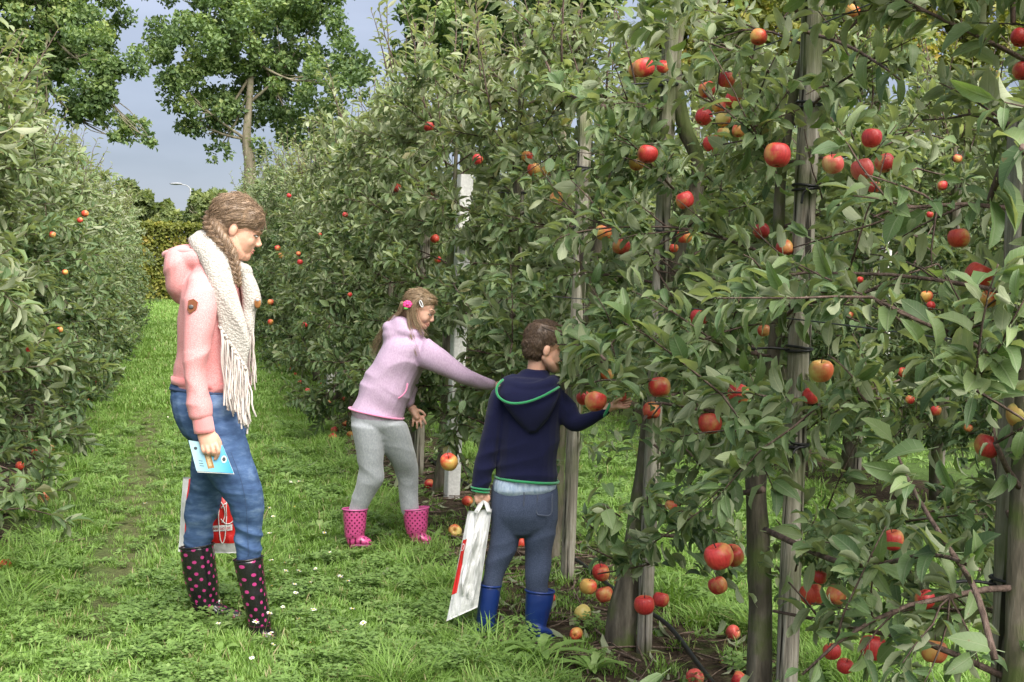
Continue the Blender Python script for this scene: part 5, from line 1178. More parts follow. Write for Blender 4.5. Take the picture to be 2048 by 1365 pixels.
    V, Fs = f.ball(515, 606, .075, 9, (.75, 1.25, .35)); lp = part('leather_patch', V, Fs, cloth_mat('tan_leather', (.34, .15, .05), .5, 0, 120), S); part('patch_emblem', *f.ball(515, 600, .098, 5, (.9, .7, .3)), plain('silver_grey', (.4, .4, .42), .4), lp)
    # hair: cap, swept strands, braid
    hm_ = hair_mat('brown_hair', (.075, .044, .027), (.18, .115, .070), (.42, .29, .185)); pcs = [ellipsoid(W(-.022, 0, .054), (ax[0] * .100, ax[1] * .083, ax[2] * .091)), ellipsoid(W(.028, 0, .058), (ax[0] * .068, ax[1] * .076, ax[2] * .064)), ellipsoid(W(-.060, 0, -.005), (ax[0] * .058, ax[1] * .070, ax[2] * .060)), ellipsoid(W(-.085, 0, -.055), (ax[0] * .034, ax[1] * .048, ax[2] * .045))]
    me, co, nm = remesh(pcs, .004, 5); co = wrinkle(co, nm, .002, (20, 20, 20), 9)
    loc = (co - O); lx, lz, lyy = loc @ ax[0] / .98, loc @ ax[2] / .98, loc @ ax[1] / .98
    # keep the face free: pull hair in front of the hairline back under the skin
    face = (lx > -.012) & (lz < .40 * lx + .002); co = np.where(face[:, None], O + (co - O) * .80, co)
    ang_ = np.arctan2(lz - .03, np.abs(lyy)); tn_ = np.clip(.48 + .38 * vnoise(np.stack([lx * 9, ang_ * 16, lyy * 5], 1), 3) + .25 * vnoise(np.stack([lx * 14, ang_ * 40, lyy * 5], 1), 4), 0, 1)
    me.attributes.new('tint', 'FLOAT', 'POINT').data.foreach_set('value', tn_.astype(np.float32)); HR = finish(me, co, 'hair', hm_, P); H3 = np.stack([lx, lyy, lz], 1)
    fl_w = lambda q: ax[0] * -1.0 + ax[1] * np.sign(q[1]) * (.5 if q[2] > .11 else .1) + ax[2] * (-.38 if q[0] > -.05 else -.75)
    a = fur(co, nm, H3, ~face & (lz > .40 * lx + .012), 2600, fl_w, (.02, .05), .0007, rng); V, Fs = a.get(); part('hair_strands', V, Fs, hm_, HR, tint=a.tint())
    paths = []
    for i in range(0):
        sd = -1 if rng.random() < .75 else 1; e = rng.random() ** .8 * 1.1; u = rng.normal() * .006
        lo = np.array([(.086, sd * .026, .050), (.050, sd * .070, .030), (-.020, sd * .086, .012), (-.075, sd * .060, .002), (-.104, -.02, .000)])
        hi = np.array([(.066, sd * .004, .108), (.030, sd * .045, .118), (-.045, sd * .062, .085), (-.100, sd * .040, .045), (-.112, -.02, .008)])
        C = spline(lo * e + hi * (1 - e) + rng.normal(size=(5, 3)) * .003 + u, 4); loc = C - np.array([-.010, 0, .048]); q = np.sqrt((loc[:, 0] / .108) ** 2 + (loc[:, 1] / .088) ** 2 + (loc[:, 2] / .090) ** 2); C = np.array([-.010, 0, .048]) + loc * np.maximum(1.0, (1.0 + .012 * rng.random()) / q)[:, None]
        C += rng.normal(size=3) * .002; paths.append(np.array([W(*c) for c in C]))
    bpth = spline(np.array([(424, 428, -.02, 13), (421, 446, .045, 14), (430, 464, .10, 15), (442, 480, .125, 14), (454, 496, .135, 13), (464, 514, .145, 11), (471, 536, .160, 9), (475, 556, .165, 7.5), (477, 574, .165, 6)]), 4); a = Acc(); n = len(bpth)
    for i in range(n - 1):
        q = bpth[i]; t = unit(f.p(*bpth[i + 1][:3]) - f.p(*q[:3])); side = unit(np.cross(t, FWD)); sg = 1 if i % 2 else -1; r_ = q[3] * f.k
        c = f.p(*q[:3]) + side * sg * r_ * .42; d1 = unit(t * .85 - side * sg * .6); d2 = np.cross(d1, FWD); d2 = unit(d2); a.add(*ellipsoid(c, (d2 * r_ * .55, np.cross(d1, d2) * r_ * .62, d1 * r_ * 1.05)), tint=float(rng.uniform(.2, .6)))
        for k in range(22):
            o_ = rng.normal(size=3) * r_ * .36; a.add(*tube(np.array([c - d1 * r_ * .95 + o_ * .6, c - FWD * r_ * .52 + o_, c + d1 * r_ * .95 + o_ * .6]), .0008, n=3, dome=0), tint=float(rng.uniform(.1, 1)))
    V, Fs = a.get(); part('braid', V, Fs, hm_, HR, tint=a.tint())
    # boots
    bm = dots_boot('black_dotted_rubber', (.010, .009, .011), (.40, .035, .17), 30, .20, .25); rm = plain('black_rim', (.012, .012, .013), .3)
    make_boot(f, P, [(468, 1120, 525, 1114, 0, .060), (476, 1160, 530, 1157, -.005, .062), (487, 1205, 535, 1200, -.01, .058), (495, 1240, 541, 1232, -.015, .05), (498, 1262, 543, 1252, -.015, .045)], [(512, 1266, -.015, 20, .040), (528, 1268, -.015, 19, .045), (542, 1275, -.012, 13, .046), (552, 1280, -.01, 9, .038)], bm, rm, rm, .056)
    make_boot(f, P, [(361, 1096, 427, 1088, -.235, .066), (366, 1140, 433, 1136, -.24, .066), (374, 1180, 437, 1172, -.245, .060), (382, 1206, 438, 1198, -.25, .052), (386, 1222, 438, 1212, -.25, .048)], [(402, 1226, -.25, 19, .042), (430, 1222, -.25, 18, .046), (458, 1228, -.25, 12, .046), (480, 1231, -.25, 8, .038)], bm, rm, rm, .062)
    # blue booklet
    q = [(377, 881), (445, 891), (467, 947), (393, 942)]; wq = [.205, .215, .215, .205]; bk = empty('booklet', f.p(420, 915, .21), 'light blue booklet in the woman\'s lowered hand', 'booklet')
    def sheet(name, pts_, w0, thick, mat, par):
        A = np.array([f.p(x, y, w0) for x, y in pts_]); B = A + FWD * thick; n = len(A); j = np.arange(n); return part(name, np.concatenate([A, B]), [np.stack([j, (j + 1) % n, n + (j + 1) % n, n + j], 1), np.array([[3, 2, 1, 0], [4, 5, 6, 7]])] if n == 4 else [], mat, par, smooth=False)
    bm2 = M('blue_cover', .3, .5); gn = bm2.noise(7, 2); xyz = bm2.n('ShaderNodeSeparateXYZ'); bm2.l(bm2.obj(), xyz.inputs[0]); bm2.color(bm2.ramp(bm2.math('ADD', bm2.math('MULTIPLY', xyz.outputs[0], 6.5), .45), [(.1, (.44, .66, .74)), (.5, (.22, .54, .74)), (.95, (.06, .36, .66))]))
    cv = sheet('cover', q, .206, .003, bm2.m, bk); sheet('pages', [(379, 884), (446, 894), (468, 949), (395, 945)], .2025, .006, plain('paper', (.75, .75, .73), .7), bk)
    def poly(name, pts_, w0, mat, par):
        A = np.array([f.p(x, y, w0) for x, y in pts_]); n = len(A); j = np.arange(n); part(name, np.concatenate([A, [A.mean(0)]]), np.stack([np.full(n, n), (j + 1) % n, j], 1), mat, par, smooth=False)
    tan = plain('print_tan', (.42, .22, .08), .4, var=.4, scale=140); wht = plain('print_white', (.75, .76, .76), .4); drk = plain('print_dark', (.06, .07, .08), .4)
    poly('printed_sign', [(407, 903), (420, 905), (429, 936), (416, 938)], .2068, tan, cv); poly('printed_sign_edge', [(410, 906), (417, 907), (424, 932), (418, 934)], .2074, plain('print_cream', (.62, .48, .28), .4, var=.3, scale=200), cv)
    el_ = lambda cx, cy, rx, ry, k=12: [(cx + rx * math.cos(t), cy + ry * math.sin(t)) for t in np.linspace(0, 6.283, k, endpoint=False)]
    poly('printed_round_logo', el_(448, 919, 5.5, 7.5), .2070, wht, cv); poly('printed_logo_figure', el_(448, 919, 3.6, 4.5), .2076, drk, cv); poly('printed_small_logo', el_(391, 897, 3.5, 3.2), .2070, drk, cv)
    for i in range(3): poly('printed_line', [(397 + i, 921 + 5 * i), (405 + i * 1.5, 922 + 5 * i), (405.4 + i * 1.5, 923.2 + 5 * i), (397.4 + i, 922.2 + 5 * i)], .2070, drk, cv)
    return P
woman()

# ---- carrier bags
white_bag = M('white_plastic', .35, .5); _n = white_bag.noise(9, 4); white_bag.color((.80, .80, .79)); white_bag.bump(_n, .5, .03); white_bag.translucent((.8, .8, .79), .25); white_bag = white_bag.m
red_print = plain('red_print', (.62, .022, .020), .35, .5, .06); white_print = plain('white_print', (.80, .79, .78), .4)
def text_mesh(body, size):
    c = bpy.data.curves.new('t', 'FONT'); c.body = body; c.size = size; c.align_x = 'CENTER'; c.align_y = 'CENTER'; o = bpy.data.objects.new('t', c); col.objects.link(o)
    dg = bpy.context.evaluated_depsgraph_get(); me = bpy.data.meshes.new_from_object(o.evaluated_get(dg)); bpy.data.objects.remove(o); return me
def bag_sheet(corners, k, bulge, seed, crump=.006):
    """two crumpled faces between four corners (tl, tr, br, bl); returns front grid fn and mesh arrays"""
    tl, tr, br, bl = (np.asarray(c) for c in corners); nrm = unit(np.cross(tr - tl, bl - tl))
    if nrm @ FWD > 0: nrm = -nrm
    def S(u, v, side):
        P = (tl * (1 - u)[:, None] + tr * u[:, None]) * (1 - v)[:, None] + (bl * (1 - u)[:, None] + br * u[:, None]) * v[:, None]
        b = bulge * np.sin(np.pi * u) ** .6 * np.clip(v * 3.0, .12, 1) * (1 - .55 * v ** 6)
        cr_ = (vnoise(np.stack([u * 9 + v * 3, v * 4 - u * 2, np.zeros_like(u)], 1), seed) + .5 * vnoise(np.stack([u * 17 - v * 6, v * 9, np.ones_like(u)], 1), seed + 1)) * crump * np.sin(np.pi * np.clip(u, .02, .98)) ** .4
        return P + nrm * (side * (b + np.abs(cr_)) + cr_ * .6)[:, None]
    uu, vv = np.meshgrid(np.linspace(0, 1, k), np.linspace(0, 1, k), indexing='ij'); A = S(uu.ravel(), vv.ravel(), 1); B = S(uu.ravel(), vv.ravel(), -1)
    ii, jj = np.meshgrid(np.arange(k - 1), np.arange(k - 1), indexing='ij'); a = (ii * k + jj).ravel(); q = np.stack([a, a + 1, a + k + 1, a + k], 1); n = k * k
    rim = []
    idx = list(range(0, k)) + [i * k + k - 1 for i in range(1, k)] + [(k - 1) * k + j for j in range(k - 2, -1, -1)] + [i * k for i in range(k - 2, 0, -1)]
    e = np.array([(idx[i], idx[(i + 1) % len(idx)], idx[(i + 1) % len(idx)] + n, idx[i] + n) for i in range(len(idx))])
    return S, nrm, np.concatenate([A, B]), [q, q[:, ::-1] + n, e]
def surf_patch(S, nrm, u0, u1, v0, v1, off, k=14, side=1, slant=0):
    uu, vv = np.meshgrid(np.linspace(u0, u1, k), np.linspace(v0, v1, k), indexing='ij'); P = S(uu.ravel(), (vv + slant * (uu - u0)).ravel(), side) + nrm * off * side
    ii, jj = np.meshgrid(np.arange(k - 1), np.arange(k - 1), indexing='ij'); a = (ii * k + jj).ravel(); return P, np.stack([a, a + 1, a + k + 1, a + k], 1)
def surf_text(S, nrm, body, size_u, u, v, aspect, off, rot=0.0, side=1):
    me = text_mesh(body, 1.0); n = len(me.vertices); co = np.empty(n * 3, np.float32); me.vertices.foreach_get('co', co); co = co.reshape(-1, 3); wdt = np.ptp(co[:, 0]); fs = [list(p.vertices) for p in me.polygons]
    x, y = co[:, 0] / wdt * size_u, -co[:, 1] / wdt * size_u * aspect; c_, s_ = math.cos(rot), math.sin(rot); P = S(np.clip(u + x * c_ - y / aspect * s_, .01, .99), np.clip(v + y * c_ + x * aspect * s_, .01, .99), side) + nrm * off * side
    bpy.data.meshes.remove(me); return P, fs
def py_part(name, V, fs, mat, parent):
    me = bpy.data.meshes.new(name); me.from_pydata([tuple(v) for v in np.asarray(V) - world_origin(parent)], [], fs); return link(name, me, mat, parent)
def woman_bag():
    f = Fig(5.38); c = [f.p(366, 955), f.p(505, 955), f.p(503, 1106), f.p(357, 1103)]
    root = empty('carrier_bag', (*f.p(430, 1100)[:2], f.p(430, 1103)[2]), 'white and red plastic carrier bag hanging behind the woman\'s legs', 'bag')
    S, n, V, Fs = bag_sheet(c, 36, .05, 3, .008); b = part('bag_body', V, Fs, white_bag, root)
    rp = part('red_panel', *surf_patch(S, n, .09, .92, .02, .86, .002, 24), red_print, b); part('white_band', *surf_patch(S, n, .36, .76, .63, .71, .004, 16, slant=-.06), white_print, rp)
    py_part('lettering', *surf_text(S, n, 'nieuwe oogst', .37, .555, .660, .95, .0055, -.06), red_print, rp)
    py_part('lettering', *surf_text(S, n, 'ia', .075, .60, .20, .95, .0045), white_print, rp)
    for k_, (cx, cy, rx, ry, t0, t1) in enumerate([(.56, .45, .10, .16, 2.4, 7.2), (.70, .46, .10, .14, -2.6, 2.6), (.63, .5, .05, .36, 0, 6.28)]):
        t = np.linspace(t0, t1, 40); P = S(cx + rx * np.cos(t), np.clip(cy + ry * np.sin(t), .02, .98), 1) + n * .005; part('drawn_line', *tube(P, .0022, n=5), white_print, rp)
    a = Acc()
    for sd in (-1, 1): a.add(*tube(spline(np.array([f.p(405, 966, .02 * sd), f.p(418, 935, .015 * sd), f.p(436, 915, .01 * sd), f.p(452, 935, .015 * sd), f.p(470, 964, .02 * sd)]), 5), .009, n=8, flat=.35))
    part('handles', *a.get(), white_bag, root)
woman_bag()
def boy_bag():
    f = Fig(5.12); root = empty('carrier_bag', (*f.p(925, 1240)[:2], 0.02), 'white plastic bag with red edge hanging from the boy\'s hand', 'bag')
    c = [f.p(938, 1024, .03), f.p(984, 1018, .04), f.p(955, 1215, .06), f.p(893, 1243, .08)]
    S, n, V, Fs = bag_sheet(c, 48, .030, 8, .020); b = part('bag_body', V, Fs, white_bag, root)
    c2 = [f.p(936, 1022, -.02), f.p(962, 1024, -.03), f.p(928, 1200, .0), f.p(897, 1225, .01)]; S2, n2, V2, F2 = bag_sheet(c2, 20, .012, 12, .006); g = part('inner_face', V2, F2, white_bag, root)
    rp = part('red_panel', *surf_patch(S, n, 0, .20, .26, .76, .002, 20), red_print, b)
    py_part('lettering', *surf_text(S, n, 'DI', .15, .10, .335, .55, .004, .12), white_print, rp)
    a = Acc()
    for sd in (-1, 1): a.add(*tube(spline(np.array([f.p(952, 1026, .035 + .02 * sd), f.p(960, 1012, .03 + .01 * sd), f.p(966, 1000, .03), f.p(973, 1008, .03 + .01 * sd), f.p(978, 1024, .04 + .02 * sd)]), 4), .013, n=8, flat=.45))
    part('handles', *a.get(), white_bag, root)
boy_bag()

# ---- the girl
def girl():
    f = Fig(6.7); rng = np.random.default_rng(61); org = np.array([*f.p(770, 1085)[:2], 0.0]); skin = skin_mat('skin_girl', (.68, .42, .31))
    O = f.p(838, 622, .0); s = .86; fx = unit(RIGHT * .86 - UP * .36 - FWD * .10); hp, W, ax = head_parts(O, fx, UP + RIGHT * .25, s, True)
    body = hp + [f.limb([(832, 640, 0, 17), (820, 672, 0, 18), (808, 700, 0, 20)]), f.rings([(775, 690, 835, 690, 0, .11), (745, 740, 825, 755, 0, .11), (715, 800, 800, 815, 0, .11), (705, 850, 805, 855, 0, .12)]),
        f.limb([(845, 700, .10, 18), (895, 738, .10, 15), (940, 758, .06, 13), (985, 770, 0, 10), (1000, 773, -.02, 10)]), f.limb([(835, 710, -.12, 18), (820, 770, -.15, 15), (815, 800, -.15, 12), (825, 818, -.15, 9.5), (830, 826, -.15, 10)]),
        f.limb([(735, 850, .05, 32), (738, 920, .045, 25), (730, 975, .03, 18), (718, 1030, .01, 16), (708, 1075, .01, 12), (728, 1082, .01, 10)]), f.limb([(775, 850, -.05, 34), (800, 930, -.08, 24), (820, 1000, -.12, 17), (828, 1060, -.13, 13), (845, 1072, -.13, 10)]),
        # lowered hand
        f.limb([(823, 815, -.15, 9), (830, 828, -.15, 12), (836, 836, -.15, 11.5)], flat=.6)] + [f.limb([(x0, y0, -.145, 3.1), (x1, y1, -.138, 2.8), (x2, y2, -.145, 2.4)], n=8) for x0, y0, x1, y1, x2, y2 in [(827, 833, 826, 845, 825, 853), (833, 836, 834, 848, 834, 857), (839, 836, 842, 847, 843, 856), (844, 833, 849, 842, 852, 849), (837, 820, 846, 825, 851, 832)]] + \
        [f.limb([(997, 772, -.02, 10), (1010, 776, -.03, 12), (1016, 778, -.03, 11)], flat=.6)] + [f.limb([(1016, 772 + 4 * i, -.03, 4), (1027, 771 + 5 * i, -.03, 3.6), (1033, 774 + 5 * i, -.045, 3.1)], n=8) for i in range(4)] + [f.limb([(1006, 768, -.02, 4.2), (1014, 760, -.01, 3.8), (1021, 758, -.01, 3.2)], n=8)]
    me, co, nm = remesh(body, .0034, 3, dec=.3); co = shrink(co, nm, [(O, .115), (f.p(836, 836, -.15), .065), (f.p(1018, 776, -.03), .07)], .022); P = finish(me, co, 'person', skin, None, org); setp(P, 'bending girl in lilac hoodie, grey sweatpants and pink dotted boots reaching into the row', 'person')
    face_details(P, W, ax, s, (.22, .15, .09), (.55, .24, .20))
    gm = M('grey_marl', .95, .1); a = gm.noise(140, 3, st=(1, 1, .5)); b = gm.noise(420, 2); gm.color(gm.ramp(gm.mix(.5, a, b), [(.35, (.25, .265, .285)), (.65, (.38, .40, .42))])); gm.bump(a, .3, .004); gm.b.inputs['Sheen Weight'].default_value = .3; gm = gm.m
    pcs = [f.rings([(716, 805, 796, 818, 0, .10), (704, 828, 804, 842, 0, .138), (703, 850, 810, 852, 0, .138), (715, 868, 806, 866, .01, .10)]),
        f.rings([(702, 850, 770, 858, .05, .10), (710, 890, 768, 892, .05, .088), (716, 930, 768, 930, .045, .075), (714, 962, 766, 962, .035, .066), (706, 990, 748, 990, .02, .056), (699, 1018, 737, 1018, .01, .05), (698, 1030, 733, 1030, .01, .045)]),
        f.rings([(735, 850, 814, 848, .02, .112), (755, 885, 824, 880, -.01, .10), (780, 925, 833, 920, -.05, .083), (795, 955, 837, 952, -.10, .068), (799, 985, 838, 985, -.12, .056), (803, 1018, 839, 1018, -.13, .05), (808, 1030, 838, 1030, -.13, .045)])]
    me, co, nm = remesh(pcs, .006, 4); yy = project(co)[1]; kn = np.clip((yy - 880) / 90, 0.15, 1); q = wrinkle(co, nm, .0085, (5, 15, 5), 2, -.35); co = co + (q - co) * kn[:, None]; finish(me, co, 'sweatpants', gm, P)
    lm = M('lilac_knit', .95, .1); a = lm.noise(190, 3, st=(1, 1, .45)); b = lm.noise(10, 3); lm.color(lm.mix(lm.ramp(b, [(.3, 0.0), (.8, .25)]), lm.ramp(a, [(.32, (.44, .31, .44)), (.66, (.55, .415, .545))]), (.40, .27, .39))); lm.bump(a, .15, .003); lm.b.inputs['Sheen Weight'].default_value = .1; lm = lm.m; pk = cloth_mat('pink_binding', (.74, .24, .42))
    pcs = [f.rings([(770, 668, 850, 672, 0, .10), (760, 690, 862, 690, 0, .150), (744, 722, 852, 722, 0, .155), (729, 752, 838, 758, 0, .145), (716, 780, 822, 790, 0, .145), (704, 806, 810, 822, 0, .15), (700, 818, 806, 838, 0, .152)], p=2.3),
        f.rings([(838, 733, 858, 676, .09, .062), (867, 745, 884, 697, .11, .056), (895, 757, 911, 718, .10, .050), (925, 770, 939, 739, .08, .046), (955, 777, 965, 751, .04, .039), (982, 781, 990, 760, .0, .033)]),
        f.rings([(800, 715, 850, 705, -.12, .06), (796, 760, 840, 760, -.15, .055), (797, 790, 832, 785, -.155, .046), (805, 815, 830, 800, -.15, .038)]),
        f.limb([(842, 668, .07, 11), (812, 668, .085, 13), (784, 660, .05, 16), (780, 656, -.04, 16), (805, 664, -.085, 13), (838, 668, -.07, 11)]), f.rings([(784, 634, 826, 652, 0, .09), (772, 648, 836, 664, 0, .105), (762, 666, 830, 682, 0, .11), (762, 682, 805, 690, 0, .09)])]
    me, co, nm = remesh(pcs, .006, 5); x_, yy, d_ = project(co); tor = (x_ < 840).astype(float); q = wrinkle(co, nm, .012, (5, 11, 5), 4, -.45); co = co + (q - co) * (.5 + .4 * tor)[:, None]; H = finish(me, co, 'hoodie', lm, P)
    hem_band(f, 'hem', (699, 816, 807, 838, 0, .154), pk, H, .006)
    part('pocket_piping', *tube(spline(np.array([f.p(815, 768, .138), f.p(812, 782, .142), f.p(804, 792, .144), f.p(797, 797, .144)]), 4), .0045, n=6), pk, H)
    # hair
    hm_ = hair_mat('blond_hair', (.12, .075, .040), (.26, .175, .100), (.46, .34, .21)); pcs = [ellipsoid(W(-.018, 0, .048), (ax[0] * .098 * s, ax[1] * .083 * s, ax[2] * .086 * s)), ellipsoid(W(.040, 0, .084), (ax[0] * .046 * s, ax[1] * .060 * s, ax[2] * .034 * s)), ellipsoid(W(-.058, 0, -.02), (ax[0] * .054 * s, ax[1] * .066 * s, ax[2] * .062 * s))]
    me, co, nm = remesh(pcs, .004, 4); loc = co - O; lx, lz = loc @ ax[0] / s, loc @ ax[2] / s; face = (lx > -.012) & (lz < .70 * lx + .014); co = np.where(face[:, None], O + (co - O) * .80, co)
    lyy = loc @ ax[1] / s; ang_ = np.arctan2(lz - .03, np.abs(lyy)); tn_ = np.clip(.45 + .35 * vnoise(np.stack([lx * 9, ang_ * 16, lyy * 5], 1), 3) + .2 * vnoise(np.stack([lx * 14, ang_ * 40, lyy * 5], 1), 4), 0, 1)
    me.attributes.new('tint', 'FLOAT', 'POINT').data.foreach_set('value', tn_.astype(np.float32)); HR = finish(me, co, 'hair', hm_, P); paths = []; H3 = np.stack([lx, lyy, lz], 1)
    fl_g = lambda q: ax[0] * -1.0 + ax[1] * np.sign(q[1]) * (.7 if q[2] > .10 else .1) + ax[2] * (-.25 if q[0] > -.05 else -.9)
    a = fur(co, nm, H3, ~face & (lz > .70 * lx + .024), 2000, fl_g, (.02, .045), .0007, rng); V, Fs = a.get(); part('hair_strands', V, Fs, hm_, HR, tint=a.tint())
    for i in range(0):
        sd = -1 if rng.random() < .7 else 1; u = rng.random(); e = rng.random(); st = np.array([.078 - .10 * u, .006 * sd, .116 + .010 * math.sin(u * 3)])
        C = spline(np.array([st, [.035 - .08 * u, sd * (.055 + .012 * u), .092 - .02 * e], [-.015 - .05 * u, sd * .080, .050 - .02 * e], [-.070, sd * .055, .028 - .03 * e]]), 4); l_ = C - np.array([-.016, 0, .046]); q = np.sqrt((l_[:, 0] / .101) ** 2 + (l_[:, 1] / .086) ** 2 + (l_[:, 2] / .089) ** 2); C = np.array([-.016, 0, .046]) + l_ * np.maximum(1, 1.01 / q)[:, None]; paths.append(np.array([W(*c) for c in C]))
    def px_strands(P_, n, jit, jw):
        for i in range(n):
            o_ = rng.normal(size=2) * jit; jw_ = rng.normal() * jw; Q = spline(np.array(P_, float), 4); Q = Q[:max(5, int(len(Q) * rng.uniform(.6, 1.0)))]; g = np.linspace(.35, 1, len(Q)); paths.append(np.array([f.p(q[0] + o_[0] * g[k], q[1] + o_[1] * g[k] * .6, q[2] + jw_) for k, q in enumerate(Q)]))
    px_strands([(838, 598, .07), (828, 612, .085), (830, 640, .09), (842, 662, .10), (856, 680, .11)], 150, 5, .008)     # falls along the cheek
    px_strands([(815, 610, .08), (818, 640, .09), (822, 670, .115), (830, 700, .14), (836, 718, .15)], 45, 3.0, .005)
    px_strands([(805, 605, .05), (800, 625, .04), (785, 640, .0), (766, 665, -.06), (752, 695, -.09), (748, 720, -.10)], 160, 5, .02)   # behind the back
    px_strands([(846, 590, .06), (858, 606, .06), (868, 640, .03), (866, 668, .02)], 0, 2, .005)
    a = strands(paths, .0009, rng, 3); V, Fs = a.get(); part('hair_strands', V, Fs, hm_, HR, tint=a.tint())
    pm = plain('pink_flower', (.82, .06, .26), .5); a = Acc()
    for i in range(7): t = i * .9; a.add(*f.ball(815 + 5.5 * math.cos(t), 609 + 4.5 * math.sin(t), .095, 4, (1, .9, .5)))
    a.add(*f.ball(815, 609, .10, 3.5)); fl = part('flower_hair_clip', *a.get(), pm, HR); part('clip_leaf', *f.ball(812, 617, .095, 3.5, (1.2, .7, .4)), plain('clip_green', (.12, .5, .08), .5), fl)
    part('hair_slide', *tube(spline(np.array([f.p(839, 600, .078), f.p(843, 604, .080), f.p(846, 613, .080), f.p(843, 614, .081), f.p(838.5, 604, .080), f.p(839, 600, .078)]), 4), .0028, n=6), plain('white_metal', (.75, .75, .76), .3), HR)
    bm = dots_boot('pink_dotted_rubber', (.56, .075, .24), (.13, .006, .045), 50, .26, .38, .2); rm = plain('pink_rim', (.50, .09, .26), .4); dk = plain('dark_pink_sole', (.22, .03, .10), .5)
    make_boot(f, P, [(685, 1018, 735, 1019, .01, .066), (686, 1040, 733, 1042, .01, .062), (688, 1062, 731, 1060, .01, .054), (690, 1076, 728, 1070, .01, .046)], [(703, 1080, .01, 13, .038), (716, 1079, .01, 11, .04), (730, 1082, .01, 8.5, .04), (739, 1084, .01, 6, .032)], bm, rm, dk, .06)
    make_boot(f, P, [(805, 1020, 858, 1015, -.13, .068), (807, 1042, 857, 1040, -.13, .064), (810, 1058, 855, 1058, -.13, .056), (812, 1068, 852, 1067, -.13, .048)], [(828, 1070, -.13, 12, .04), (840, 1072, -.125, 10.5, .042), (851, 1077, -.115, 8, .04), (859, 1080, -.11, 6, .032)], bm, rm, dk, .064)
girl()

